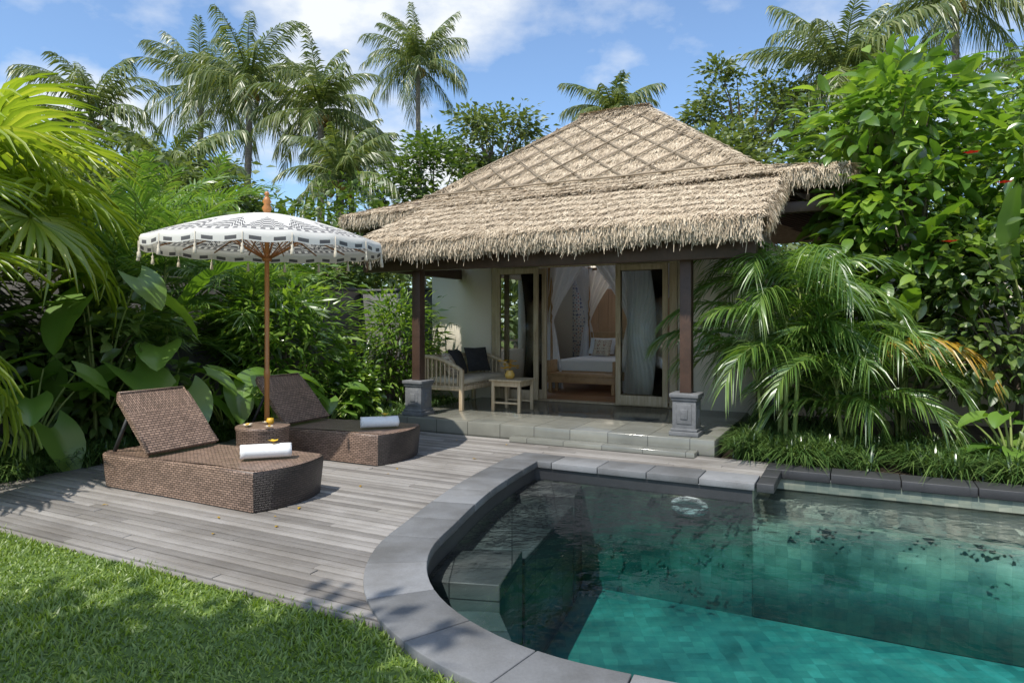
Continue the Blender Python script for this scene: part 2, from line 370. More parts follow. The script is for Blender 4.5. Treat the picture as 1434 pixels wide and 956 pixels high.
# ------------------------------------------------------------------ pool
pool=empty('swimming_pool')
def stones(inn,out,z0,z1,mb,l=.46,sub=4,gap=.004):
    n=max(2,int(resample(inn,10)[1]/l))
    I,_=resample(inn,n*sub+1)
    d=np.r_[0,np.cumsum(np.linalg.norm(np.diff(inn,axis=0),axis=1))]; t=np.linspace(0,d[-1],n*sub+1)
    O=np.stack([np.interp(t,d,out[:,0]),np.interp(t,d,out[:,1])],1)
    for s in range(n):
        i=I[s*sub:(s+1)*sub+1].copy(); o=O[s*sub:(s+1)*sub+1].copy()
        for q in(i,o):
            t0=nrm(q[1]-q[0]); t1=nrm(q[-1]-q[-2]); q[0]+=t0*gap; q[-1]-=t1*gap
        z=z1+R0.uniform(-.0015,.0015); m=len(i)
        loop=np.vstack([i,o[::-1]]); k=len(loop)
        V=np.vstack([np.c_[loop,np.full(k,z0)],np.c_[loop,np.full(k,z)]])
        side=np.array([[j,(j+1)%k,k+(j+1)%k,k+j] for j in range(k)])
        top=np.array([[k+j,k+j+1,2*k-2-j,2*k-1-j] for j in range(m-1)])
        bot=np.array([[j+1,j,k-1-j,k-2-j] for j in range(m-1)])
        mb.add(V,[side,top,bot])
mb=MB(); inn2=curve+(curve-outer_c)*.06
stones(inn2,outer_c,-.05,.02,mb)
def line(p,q,n=10): return np.linspace(p,q,n)
stones(line(W(2.27,-1.53)[:2],W(4.88,-1.53)[:2]),line(W(2.27,-1.13)[:2],W(4.88,-1.13)[:2]),-.05,.019,mb,.5,1)
mb.make('coping',M_cop,parent=pool,bevel=.006)
mb=MB()
stones(line(W(4.89,-.83)[:2],W(11,-.83)[:2]),line(W(4.89,-.50)[:2],W(11,-.50)[:2]),-.06,.03,mb,.6,1)
stones(line(W(4.895,-1.53)[:2],W(4.895,-.84)[:2]),line(W(5.05,-1.53)[:2],W(5.05,-.84)[:2]),-.06,.025,mb,.6,1)
mb.make('black_rim',M_blk,parent=pool,bevel=.006)
ZF=-1.25
def basin():
    n=len(inner)
    s=np.r_[0,np.cumsum(np.linalg.norm(np.diff(np.vstack([inner,inner[:1]]),axis=0),axis=1))]
    Vv=np.vstack([np.c_[inner,np.full(n,ZF)],np.c_[inner,np.full(n,-.051)]])
    side=np.array([[j,(j+1)%n,n+(j+1)%n,n+j] for j in range(n)])
    uv=np.array([[(s[j],ZF),(s[j+1],ZF),(s[j+1],-.05),(s[j],-.05)] for j in range(n)]).reshape(-1,2)
    mesh('basin_wall',Vv,[side],M_tile,parent=pool,uv=uv)
    fl=sheet('basin_floor',[tuple(p) for p in inner],[],ZF,M_tile); fl.parent=pool
basin()
v2,f2=tri2([tuple(p) for p in hole],[])
nv=len(v2)
VV=np.vstack([np.c_[v2,np.full(nv,-.17)],np.c_[v2,np.full(nv,ZF-.1)]])
ec=Counter()
for t in f2:
    for i in range(3): ec[(min(t[i],t[(i+1)%3]),max(t[i],t[(i+1)%3]))]+=1
sd_=[]
for t in f2:
    for i in range(3):
        a_,b_=t[i],t[(i+1)%3]
        if ec[(min(a_,b_),max(a_,b_))]==1: sd_.append([b_,a_,a_+nv,b_+nv])
mesh('pool_water',VV,[f2,f2[:,::-1]+nv,np.array(sd_)],M_water)
n=len(inner)
ctr=np.array([3.5,4.5])
bi=np.array([p+nrm(ctr-p)*.006 for p in inner])
mesh('waterline_band',np.vstack([np.c_[bi,np.full(n,-.18)],np.c_[bi,np.full(n,-.052)]]),[np.array([[j,(j+1)%n,n+(j+1)%n,n+j] for j in range(n-3)]+[[n-1,0,n,2*n-1]])],M_blk,parent=pool)
def prism(mb,poly,z0,z1):
    k=len(poly); poly=np.array(poly)
    V=np.vstack([np.c_[poly,np.full(k,z0)],np.c_[poly,np.full(k,z1)]])
    mb.add(V,[np.array([[j,(j+1)%k,k+(j+1)%k,k+j] for j in range(k)]),np.arange(k)[::-1].copy(),k+np.arange(k)])
mb=MB()
zb=ZF+.01
prism(mb,[(.20,7.33),(.31,7.42),(.74,7.22),(.62,6.75),(.2,6.82),(.04,6.85)],zb,-.185)
prism(mb,[(.02,6.79),(.60,6.70),(.10,5.2),(-.44,5.2)],zb,-.26)
prism(mb,[(-.45,5.18),(.08,5.18),(-.08,4.5),(-.55,4.58)],zb,-.19)
prism(mb,[(-.55,4.56),(-.08,4.48),(.0,4.1),(-.47,4.05)],zb,-.36)
mb.make('pool_steps',M_step,parent=pool,bevel=.01)
# ledge along the right rim: pale shelf just under water, its tiled face in line with the back wall
mb=MB()
prism(mb,[(4.853,-.805),(4.853,-1.30),(10.9,-1.30),(10.9,-.805)],zb,-.185)
mb.make('pool_ledge',M_ledge,parent=pool,loc=(OX,OY,0),rotz=TH)
mb=MB()
prism(mb,[(4.855,-1.303),(4.855,-1.503),(10.9,-1.503),(10.9,-1.303)],zb,-.30)
mb.make('ledge_wall',M_tile,parent=pool,loc=(OX,OY,0),rotz=TH)
# underwater wall light
mb=MB(); an=np.linspace(0,2*np.pi,33)
P=np.stack([.155*np.cos(an),0*an-.03,.065*np.sin(an)],1); mb.tube(P,.032,8,False)
G=np.stack([np.stack([r_*np.cos(an),-.015+0*an,.42*r_*np.sin(an)],1) for r_ in (.001,.07,.15)]); mb.grid(G)
pl=W(4.27,-1.505,-.268)
ob=mb.make('wall_light',M_towel,smooth=True,loc=pl,rotz=TH,parent=pool)

# ------------------------------------------------------------------ villa
villa=empty('thatched_villa',frame=True)
mb=MB(); mb.box(-.3,4.28,-.28,2.42,-.06,.18)
mb.box(1.75,4.1,-.50,-.285,-.06,.06)
mb.make('veranda_floor',M_plat,parent=villa,bevel=.008)
mb=MB(); mb.box(-1.4,4.42,2.423,7.34,-.06,.172); mb.make('plinth',M_stone,parent=villa)
mb=MB(); mb.box(-1.2,4.2,2.56,7.1,.17,.186); mb.make('room_floor',M_floorw,parent=villa)
mb=MB()
zt=2.95
mb.box(-1.36,-.07,2.4,2.55,-.05,zt); mb.box(3.22,4.38,2.4,2.55,-.05,zt); mb.box(-.068,3.218,2.402,2.548,2.56,zt)
for a0,a1 in((-1.36,-1.21),(4.23,4.38)):  # side walls with unseen openings added to let daylight into the room
    mb.box(a0,a1,2.552,3.2,0,zt); mb.box(a0,a1,3.202,6.0,0,.9); mb.box(a0,a1,3.202,6.0,2.5,zt); mb.box(a0,a1,6.002,7.15,0,zt)
mb.box(-1.36,4.38,7.152,7.3,0,zt)
mb.make('walls',M_wallw,parent=villa)
mb=MB()
for i in range(9): mb.box(.0+i*.24,.235+i*.24,7.08,7.14,.19,2.3)
mb.make('wall_panelling',M_intwood,parent=villa,bevel=.005)
mb=MB(); mb2=MB()
for a in(0,3.9):
    mb.box(a-.14,a+.14,-.14,.14,.181,.63); mb.box(a-.175,a+.175,-.175,.175,.1815,.235); mb.box(a-.158,a+.158,-.158,.158,.2355,.27); mb.box(a-.155,a+.155,-.155,.155,.60,.635); mb.box(a-.172,a+.172,-.172,.172,.6355,.685)
    for s in(-1,1):   # raised carved panels on each face
        mb.box(a-.09,a+.09,s*.14-.008,s*.14+.008,.32,.56); mb.box(a+s*.14-.008,a+s*.14+.008,-.09,.09,.32,.56)
        mb.box(a-.045,a+.045,s*.15-.008,s*.15+.008,.38,.50); mb.box(a+s*.15-.008,a+s*.15+.008,-.045,.045,.38,.50)
    mb2.box(a-.068,a+.068,-.068,.068,.686,2.3)
mb.make('column_bases',M_stone,parent=villa,bevel=.008)
mb2.box(-.86,4.72,-.20,-.05,2.27,2.50)
mb2.box(-.80,-.68,-.045,2.35,2.30,2.5); mb2.box(4.5,4.62,-.045,2.35,2.30,2.5)
mb2.box(-2.3,5.4,1.55,1.68,3.0,3.14)
for a in np.arange(-.7,4.7,.42): mb2.beam((a,-.42,2.42),(a,2.35,3.5),.05,.08)
for b in np.arange(1.8,7.6,.4): mb2.beam((5.45,b,3.17),(4.25,b,3.62),.05,.08); mb2.beam((-2.45,b,3.17),(-1.25,b,3.62),.05,.08)
for a in np.arange(4.85,5.6,.3): mb2.beam((a,1.5,3.18),(a-.3,2.4,3.5),.05,.08)
mb2.beam((5.4,1.6,3.1),(5.4,7.8,3.1),.1,.14)
mb2.make('columns_and_beams',M_dkwood,parent=villa,bevel=.004)
mb=MB(); g=MB()
mb.box(-.07,3.22,2.36,2.45,2.46,2.56); mb.box(-.07,3.22,2.36,2.55,.181,.2)
for a0,a1 in((-.07,.03),(3.1,3.22)): mb.box(a0,a1,2.355,2.46,.201,2.459)
def leafd(a0,a1,b):
    f=.085
    mb.box(a0,a0+f,b,b+.05,.202,2.457); mb.box(a1-f,a1,b,b+.05,.202,2.457)
    mb.box(a0+f,a1-f,b+.002,b+.048,.202,.36); mb.box(a0+f,a1-f,b+.002,b+.048,2.36,2.457)
    g.box(a0+f,a1-f,b+.02,b+.026,.36,2.36)
    mb.tube([(a1-f/2 if a0<1 else a0+f/2,b-.02,1.15),(a1-f/2 if a0<1 else a0+f/2,b-.02,1.35)],.012,6)
leafd(.04,.86,2.30); leafd(.12,.94,2.47); leafd(2.24,3.09,2.30); leafd(2.2,3.02,2.47)
mb.make('door_frames',M_oldwood,parent=villa,bevel=.004); g.make('door_glass',M_glass,parent=villa)
m,nt,N,L,P,O=nm('ornament_panel'); v=coord(N,L,'UV'); vo=N.new('ShaderNodeTexVoronoi'); vo.inputs['Scale'].default_value=11; vo.inputs['Randomness'].default_value=.3; L.new(v,vo.inputs['Vector'])
r=ramp(N,[(.5,.12,.07),(.75,.7,.6),(.72,.68,.6),(.15,.16,.25)],[.1,.3,.55,.62]); L.new(vo.outputs['Distance'],r.inputs[0]); L.new(r.outputs[0],P.inputs['Base Color'])
mb=MB(); mb.box(2.72,3.3,7.05,7.09,.19,2.8); mb.box(-.42,-.05,7.05,7.09,.19,2.8); mb.box(3.6,3.65,3.0,4.4,.19,2.6); mb.make('ornament_screen',m,parent=villa)

# thatch roof
EB=1.4
E=[(-2.6,EB,3.42),(5.65,EB,3.52),(5.65,8.1,3.5),(-2.6,8.1,3.42)]
K=[(-1.5,2.35,3.78),(4.4,2.35,3.80),(4.4,7.1,3.8),(-1.5,7.1,3.78)]
RG=[(.85,4.7,5.64),(2.05,4.7,5.66)]
VF=[(-.78,-.52,2.64),(4.83,-.52,2.68)]
def zl(a,b): return 3.79-(2.35-b)*.40
VT=[(-.85,1.42,zl(0,1.42)+.012),(4.83,1.42,zl(0,1.42)+.03)]
faces=[(K[0],K[1],RG[1],RG[0]),(K[1],K[2],RG[1],RG[1]),(K[2],K[3],RG[0],RG[1]),(K[3],K[0],RG[0],RG[0]),
 (E[0],E[1],K[1],K[0]),(E[1],E[2],K[2],K[1]),(E[2],E[3],K[3],K[2]),(E[3],E[0],K[0],K[3]),(VF[0],VF[1],VT[1],VT[0])]
faces=[tuple(np.array(p,float) for p in f) for f in faces]
def bil(f,u,v): u=u[...,None];v=v[...,None]; return (f[0]*(1-u)+f[1]*u)*(1-v)+(f[3]*(1-u)+f[2]*u)*v
def sky_hole(u,v): return (u>.10)&(u<.90)&(v>.05)&(v<.90)   # unseen opening added in the rear slope to brighten the room
mb=MB(); under=MB()
for fi,f in enumerate(faces):
    u,v=np.meshgrid(np.linspace(0,1,24),np.linspace(0,1,10)); G=bil(f,u,v)
    G[1:-1,1:-1,2]+=R0.normal(0,.012,G[1:-1,1:-1,2].shape)
    mk=None
    if fi==2: mk=~sky_hole((u[:-1,:-1]+u[1:,1:])/2,(v[:-1,:-1]+v[1:,1:])/2)
    mb.grid(G,mk)
    D=G.copy(); D[...,2]-=.2 if fi<8 else .18; under.grid(D[:,::-1],mk)
def skirt(p,q,h):
    p=np.array(p);q=np.array(q); mb.add([p,q,q-[0,0,h],p-[0,0,h]],np.array([[0,1,2,3]]))
for i in range(4): skirt(E[i],E[(i+1)%4],.21)
skirt(VF[0],VF[1],.19); skirt(VT[0],VF[0],.19); skirt(VF[1],VT[1],.19)
mb.make('roof_base',M_thbase,parent=villa); under.make('roof_underside',M_thbase,parent=villa)
BL=np.array([[-.5,0,0],[.5,0,0],[.25,1,0],[-.25,1,0]]); BF=np.array([[0,1,2,3]])
TV=MB()
def thatch(f,dens,L=(.08,.21),fi=0):
    up=(f[2]+f[3])/2-(f[0]+f[1])/2; w=(np.linalg.norm(f[1]-f[0])+np.linalg.norm(f[2]-f[3]))/2
    area=w*np.linalg.norm(up); n=int(area*dens*1.3)
    u=R0.random(n); v=R0.random(n)
    w0=np.linalg.norm(f[1]-f[0]);w1=np.linalg.norm(f[2]-f[3]); keep=R0.random(n)<(w0*(1-v)+w1*v)/max(w0,w1)
    if fi==2: keep&=~sky_hole(u,v)
    u=u[keep];v=v[keep]; n=len(u)
    rows=np.linalg.norm(up)/.34; ph=(v*rows+.2*np.sin(u*w*2.3+v*3)+.17*np.sin(u*w*7+v*5))
    fr=ph-np.floor(ph)
    P=bil(f,u,v); dn=-nrm(up); nn=nrm(np.cross(f[1]-f[0],up))
    if nn[2]<0: nn=-nn
    lat=np.cross(nn,dn)
    lift=.005+.025*(1-fr)+R0.uniform(0,.03,n)
    P=P+nn*lift[:,None]
    d=dn+nn*R0.uniform(-.14,.12,n)[:,None]+lat*R0.normal(0,.3,n)[:,None]
    R=basis(d,nn+R0.normal(0,.3,(n,3)))
    S=np.stack([R0.uniform(.006,.017,n),R0.uniform(*L,n),np.ones(n)],1)
    TV.add(*inst(BL,BF,P,R,S))
for i,f in enumerate(faces):
    thatch(f,3800 if i in(0,4,8) else (1900 if i in(1,5,3,7) else 250),fi=i)
def fringe(p,q,out,dens=420,h=.1,dp=.16):
    p=np.array(p,float);q=np.array(q,float);out=np.array(out,float)
    n=int(np.linalg.norm(q-p)*dens); t=R0.random(n)[:,None]
    s=np.linalg.norm(q-p)*t[:,0]
    wob=.02*np.sin(s*3.1)+.015*np.sin(s*8.3+1)
    zz=R0.uniform(-dp,.05,n); mid=(.05-dp)/2; hw=(.05+dp)/2
    bulge=.09*np.sqrt(np.clip(1-((zz-mid)/hw)**2,0,1))
    P=p+(q-p)*t+out*(bulge+R0.uniform(-.05,.02,n))[:,None]; P[:,2]+=zz+wob
    d=np.array([0,0,-1.])+out*R0.uniform(.0,.7,(n,1))*(1+zz/dp)[:,None]+nrm(q-p)*R0.normal(0,.3,(n,1))
    R=basis(d,out+R0.normal(0,.3,(n,3)))
    S=np.stack([R0.uniform(.006,.016,n),R0.uniform(.4,1.1,n)*h*np.where(R0.random(n)<.05,1.8,1),np.ones(n)],1)
    TV.add(*inst(BL,BF,P,R,S))
fringe(VF[0],VF[1],(0,-1,0),2400,.10,.19); fringe(VT[0],VF[0],(-1,0,0),1400,.10,.19); fringe(VF[1],VT[1],(1,0,0),1400,.10,.19)
fringe(E[0],(-.80,EB,3.44),(0,-1,0),1100,.12); fringe((4.8,EB,3.51),E[1],(0,-1,0),1100,.12); fringe(E[1],E[2],(1,0,0),500,.13); fringe(E[3],E[0],(-1,0,0),700,.13)
def cap(p,q,r,n):
    p=np.array(p,float);q=np.array(q,float); ax=nrm(q-p); sd=nrm(np.cross(ax,[0,0,1.])); up=np.cross(sd,ax)
    u=R0.random(n)[:,None]; ang=R0.uniform(-1.7,1.7,n)[:,None]; rd=sd*np.sin(ang)+up*np.cos(ang)
    P=p+(q-p)*u+rd*r-[0,0,r*.55]
    tg=sd*np.cos(ang)*np.sign(ang)-up*np.abs(np.sin(ang))
    d=tg+ax*R0.normal(0,.35,(n,1))-ax*np.sign((q-p)[2]+1e-6)*(.7 if abs(ax[2])>.2 else 0)
    TV.add(*inst(BL,BF,P,basis(d,rd+R0.normal(0,.3,(n,3))),np.stack([R0.uniform(.008,.018,n),R0.uniform(.08,.2,n),np.ones(n)],1)))
cap((.75,4.7,5.64),(2.15,4.7,5.66),.17,9000)
cap(K[1],RG[1],.12,8000); cap(K[0],RG[0],.12,8000); cap(E[1],K[1],.10,3500); cap(E[0],K[0],.10,3500)
TV.make('thatch',M_thatch,parent=villa,uv=False)
mb=MB()
def lattice(f,sp,slope,lift=.075):
    up=(f[2]+f[3])/2-(f[0]+f[1])/2; H=np.linalg.norm(up); ud=up/H; ld=nrm(f[1]-f[0]); nn=nrm(np.cross(ld,ud)); nn=nn if nn[2]>0 else -nn
    w0=np.linalg.norm(f[1]-f[0]); xl=lambda s:np.dot(f[3]-f[0],ld)*s/H; xr=lambda s:w0+(np.dot(f[2]-f[1],ld))*s/H
    for sg in(1,-1):
        for c in np.arange(-8,16,sp):
            s=np.linspace(0.02,H-.02,60); x=c+sg*slope*s; k=(x>xl(s))&(x<xr(s))
            if k.sum()<4: continue
            s=s[k];x=x[k]; idx=[0,len(s)//3,2*len(s)//3,-1]
            for o in(0,.035):
                Pp=np.array([f[0]+ld*(x[i]+o)+ud*s[i]+nn*(lift+(sg*.009)+R0.normal(0,.006)) for i in idx]); mb.tube(Pp,.0105,5)
    for s in(0.03,H*.97):
        mb.tube(np.array([f[0]+ld*x+ud*s+nn*(lift+.02+R0.normal(0,.006)) for x in np.linspace(xl(s),xr(s),9)]),.018,6)
lattice(faces[0],.66,.90); lattice(faces[1],.66,.90); lattice(faces[3],.66,.90)
mb.make('roof_poles',M_pole2,parent=villa)

# bed inside
bed=empty('canopy_bed',frame=True)
mb=MB(); x0,x1,y0,y1=.3,1.95,4.1,6.2
for x in(x0,x1):
    for y in(y0,y1): mb.box(x-.04,x+.04,y-.04,y+.04,.187,2.75)
mb.box(x0+.041,x1-.041,y0-.02,y0+.02,.42,.58); mb.box(x0+.041,x1-.041,y1-.03,y1+.03,.42,1.3)
for x in(x0,x1): mb.box(x-.02,x+.02,y0+.041,y1-.041,.42,.58); mb.box(x-.02,x+.02,y0+.041,y1-.041,2.68,2.74)
for y in(y0,y1): mb.box(x0+.041,x1-.041,y-.02,y+.02,2.68,2.74)
mb.make('bed_frame',M_teak,parent=bed,bevel=.005)
mb=MB(); mb.box(x0+.05,x1-.05,y0+.05,y1-.05,.5,.78); mb.make('mattress',M_white,parent=bed,bevel=.05)
def cushion(mb,c,sx,sy,t,M):
    g=np.linspace(-1,1,9); U,V_=np.meshgrid(g,g); h=t*np.sqrt(np.clip((1-U**4)*(1-V_**4),0,1))
    pin=1-.06*(1-np.abs(U*V_))
    for s in(1,-1):
        G=np.stack([U*sx*pin,V_*sy*pin,s*h],-1); G=G@np.array(M)[:3,:3].T+np.array(c); mb.grid(G if s>0 else G[:,::-1])
mb=MB()
for x in(.75,1.5): cushion(mb,(x,5.9,1.0),.3,.2,.08,Matrix.Rotation(math.radians(60),3,'X'))
mb.make('pillows',M_white,parent=bed,smooth=True)
m_ik,nt,N,L,P,O=nm('ikat_fabric'); v=coord(N,L,'Generated',(5,5,5)); w=N.new('ShaderNodeTexVoronoi'); w.distance='MANHATTAN'; w.inputs['Scale'].default_value=1.4;w.inputs['Randomness'].default_value=.15; L.new(v,w.inputs['Vector'])
r=ramp(N,[(.03,.03,.035),(.65,.58,.45),(.3,.05,.03),(.65,.58,.45)],[.2,.3,.5,.6]); r.color_ramp.interpolation='CONSTANT'; L.new(w.outputs['Distance'],r.inputs[0]); L.new(r.outputs[0],P.inputs['Base Color']); P.inputs['Roughness'].default_value=.9
mb=MB()
for x in(.85,1.35): cushion(mb,(x,5.6,.98),.2,.2,.07,Matrix.Rotation(math.radians(62),3,'X'))
mb.make('ikat_pillows',m_ik,parent=bed,smooth=True)
mb=MB(); mb.box(.45,1.8,3.60,4.0,.5,.56); mb.box(.45,1.8,3.62,3.66,.38,.5)
for x in(.47,1.72):
    for y in(3.62,3.93): mb.box(x,x+.06,y,y+.05,.187,.5)
for x in(.45,1.75): mb.box(x,x+.05,3.60,4.0,.56,.8)
mb.make('foot_bench',M_teak,parent=bed,bevel=.006)
mc=leafm('net_fabric',[(.86,.86,.86),(.9,.9,.9)],.5,.9,(1,1,1),gl=.0)
mb=MB()
def drape(x,y,dx,dy,ph):
    v=np.linspace(0,1,22); u=np.linspace(-1,1,40); U,V_=np.meshgrid(u,v)
    z=2.72-2.5*V_
    tie=.48
    wd=np.where(V_<tie,.07+.34*(1-V_/tie)**1.3,.07+.22*((V_-tie)/(1-tie))**.7)
    sx=np.where(V_<tie,(1-V_/tie)**1.3,0)*.42
    dr=nrm(np.array([dx,dy,0.]))
    X=x+dr[0]*(U*wd+sx)+(-dr[1])*.035*np.sin(U*14+ph)*(wd/.2+.3); Y=y+dr[1]*(U*wd+sx)+dr[0]*.035*np.sin(U*14+ph)*(wd/.2+.3)
    mb.grid(np.stack([X,Y,z],-1))
for x,y,dx,dy in((x0,y0,1,0),(x0,y0,0,1),(x1,y0,-1,0),(x1,y0,0,1),(x0,y1,1,0),(x1,y1,-1,0),(x0,y1,0,-1),(x1,y1,0,-1)):
    drape(x,y,dx,dy,R0.random()*6)
mb.make('mosquito_net',mc,parent=bed,smooth=True)
mb=MB(); u=np.linspace(0,1,70); v=np.linspace(0,1,14); U,V_=np.meshgrid(u,v)
mb.grid(np.stack([2.32+.80*U*(1-.42*np.exp(-((V_-.5)/.22)**2)),2.66+.05*np.sin(U*60)+0*V_,2.5-2.28*V_],-1))
mb.make('door_curtain',mc,parent=villa,smooth=True)

# ------------------------------------------------------------------ daybed on veranda
db=empty('wooden_daybed',frame=True)
mb=MB(); a0,a1,b0,b1,zf=-.32,.36,.62,2.15,.182
for a in(a0,a1):
    for b in(b0,b1): mb.box(a-.03,a+.03,b-.03,b+.03,zf,zf+(.80 if a<0 else .62))
mb.box(a1-.02,a1+.02,b0+.03,b1-.03,zf+.30,zf+.37); mb.box(a0-.02,a0+.02,b0+.03,b1-.03,zf+.30,zf+.37)
for b in(b0,b1): mb.box(a0+.03,a1-.03,b-.02,b+.02,zf+.30,zf+.37)
for b in np.arange(b0+.06,b1-.03,.09): mb.box(a0+.02,a1-.02,b,b+.06,zf+.37,zf+.39)
mb.box(a0-.03,a0+.03,b0+.03,b1-.03,zf+.76,zf+.82)
for b in np.arange(b0+.1,b1-.05,.085): mb.box(a0-.012,a0+.012,b,b+.035,zf+.37,zf+.76)
for b in(b0,b1):
    t=np.linspace(0,1,10); P=np.stack([a0+(a1-a0)*t,0*t+b,zf+.81-.20*t**2],1); mb.tube(P,.032,8)
    for t_ in np.linspace(.1,.9,8): mb.tube([(a0+(a1-a0)*t_,b,zf+.36),(a0+(a1-a0)*t_,b,zf+.80-.20*t_**2)],.013,6)
mb.make('daybed_frame',M_oldwood,parent=db,bevel=.004)
mb=MB(); mb.box(a0+.03,a1+.0,b0+.04,b1-.04,zf+.392,zf+.48); mb.make('seat_cushion',M_crm,parent=db,bevel=.03)
Ry=lambda d,z=0:(Matrix.Rotation(math.radians(z),3,'Z')@Matrix.Rotation(math.radians(d),3,'Y'))
mb=MB(); cushion(mb,(-.1,1.25,zf+.70),.22,.22,.08,Ry(68,10)); cushion(mb,(-.1,1.9,zf+.71),.22,.22,.08,Ry(66,-30)); mb.make('black_cushion',M_black,parent=db,smooth=True)
mb=MB(); cushion(mb,(-.02,.88,zf+.68),.21,.21,.08,Ry(62,25)); mb.make('ikat_cushion',m_ik,parent=db,smooth=True)
st=empty('wooden_side_table',frame=True); mb=MB(); c=(1.03,1.02)
for i in range(5): mb.box(c[0]-.27,c[0]+.27,c[1]-.27+i*.11,c[1]-.27+i*.11+.104,zf+.46,zf+.485)
for sx in(-1,1):
    for sy in(-1,1): mb.box(c[0]+sx*.22-.022,c[0]+sx*.22+.022,c[1]+sy*.22-.022,c[1]+sy*.22+.022,zf,zf+.459)
for s in(-1,1): mb.box(c[0]-.2,c[0]+.2,c[1]+s*.22-.012,c[1]+s*.22+.012,zf+.38,zf+.455); mb.box(c[0]+s*.22-.012,c[0]+s*.22+.012,c[1]-.2,c[1]+.2,zf+.38,zf+.455); mb.box(c[0]-.2,c[0]+.2,c[1]+s*.22-.01,c[1]+s*.22+.01,zf+.12,zf+.15)
mb.make('table_frame',M_oldwood,parent=st,bevel=.004)
def flowers(mb,P,r,tilt=.5):
    for p in P:
        n=5; az=np.arange(n)*2*np.pi/5+R0.random()*6
        d=np.stack([np.cos(az),np.sin(az),np.full(n,tilt)],1)
        mb.add(*inst(LEAF[0]*[1.7,1,1],LEAF[1],np.repeat(np.array([p]),n,0),basis(d,np.tile([0,0,1.],(n,1))),np.full(n,r)))
fv=empty('flower_vase',frame=True); mb=MB()
mb.lathe([(.05,0),(.075,.03),(.08,.07),(.05,.11),(.06,.13),(.05,.128)],(1.0,.98,zf+.486)); mb.make('vase',M_gold,parent=fv,smooth=True)
mb=MB(); flowers(mb,[(1.0+R0.normal(0,.06),.98+R0.normal(0,.06),zf+.64+R0.uniform(-.01,.13)) for _ in range(30)],.05); mb.make('blooms',M_yel,parent=fv)

# ------------------------------------------------------------------ loungers
def lounger(name,ca,cb,rot=0):
    p=W(ca,cb); root=empty(name,loc=(p[0],p[1],0.004),rotz=TH+rot)
    def outline(ins):
        w=.41-ins; pts=[]
        for s in np.linspace(-1,1,11): pts.append((1.0+.10*(1-s*s)-ins,s*w))
        pts+= [(.6,w*.985),(0,w*.95),(-.5,w*.95),(-.95+ins,w*.95),(-1.0+ins,w*.9),(-1.03+ins,w*.78)]
        pts+= [(-1.03+ins,-w*.78),(-1.0+ins,-w*.9),(-.95+ins,-w*.95),(-.5,-w*.95),(0,-w*.95),(.6,-w*.985)]
        return np.array(pts)
    L_=[(.0,.022),(.10,.014),(.22,.005),(.31,.0),(.328,.005),(.335,.02)]
    V=[];k=None
    for z,ins in L_:
        o=outline(ins); k=len(o)
        dz=np.where(o[:,0]<.5,-.02*np.clip((.5-o[:,0])/.8,0,1),0)*(z/.33)
        V.append(np.c_[o,z+dz])
    V=np.vstack(V); F=[]
    for l in range(len(L_)-1):
        for j in range(k): F.append([l*k+j,l*k+(j+1)%k,(l+1)*k+(j+1)%k,(l+1)*k+j])
    mb=MB(); mb.add(V,[np.array(F)])
    xs=np.linspace(-1.0,.985,26); G=[]
    for x in xs:
        w=.378 if x<.6 else .392
        w=min(w,.33 if x<-.97 else 9)
        row=[]
        for s in np.linspace(-1,1,9):
            xx=x+(.10*(1-s*s) if x>.9 else .10*(1-s*s)*max(0,(x-.5)/.4))
            z=.335-.02*np.clip((.5-xx)/.8,0,1)+(.006 if abs(s)>.9 else -.004)
            row.append((xx,s*w,z))
        G.append(row)
    mb.grid(np.array(G)[:,::-1])
    mb.make('wicker_base',M_wick,parent=root)
    mb=MB(); r=[]
    for z,ins in L_[0:5]:
        r.append([(1.0+.10*(1-s*s)-ins+.006,s*(.41-ins)*.985,z) for s in np.linspace(-1,1,15)])
    mb.grid(np.array(r)); mb.make('foot_panel',M_wickd,parent=root)
    mb=MB()
    for x in(-.9,.85):
        for y in(-.3,.3): mb.box(x-.03,x+.03,y-.03,y+.03,-.003,.02)
    mb.make('feet',M_blk,parent=root)
    mb=MB(); L0=.70; ang=math.radians(47)
    M=Matrix.Translation((-.36,0,.335))@Matrix.Rotation(ang,4,'Y')
    n=12
    xs=np.linspace(0,-L0,n); top=[];bot=[]
    for i,x in enumerate(xs):
        w=.37-(.03 if i==n-1 else 0)
        top.append([(x,s*w,.035+.015*math.sin(-x/L0*math.pi)) for s in np.linspace(-1,1,7)]); bot.append([(x,s*w,0) for s in np.linspace(-1,1,7)])
    top=np.array(top);bot=np.array(bot)
    A=np.array(M)
    tf=lambda G:(G.reshape(-1,3)@A[:3,:3].T+A[:3,3]).reshape(G.shape)
    top,bot=tf(top),tf(bot)
    mb.grid(top);mb.grid(bot[:,::-1])
    for e in(0,-1): mb.grid(np.stack([top[:,e],bot[:,e]]))
    mb.grid(np.stack([top[-1],bot[-1]])); mb.grid(np.stack([top[0],bot[0]]))
    mb.make('backrest',M_wick,parent=root)
    mb=MB()
    rim=[top[0,0],top[-1,0],top[-1,-1],top[0,-1]]
    for i in range(3): mb.tube(np.array([rim[i],rim[i+1]]),.013,8)
    mb.make('backrest_edge',M_wick,parent=root)
    mb=MB()
    for s in(-.3,.3): mb.beam((-.72,s,.66),(-.93,s,.31),.025,.025)
    mb.beam((-.72,-.3,.66),(-.72,.3,.66),.02,.02)
    mb.make('struts',M_blk,parent=root)
    return root
lounger('sun_lounger',.42,-3.95); lounger('sun_lounger',.18,-2.08,.02)
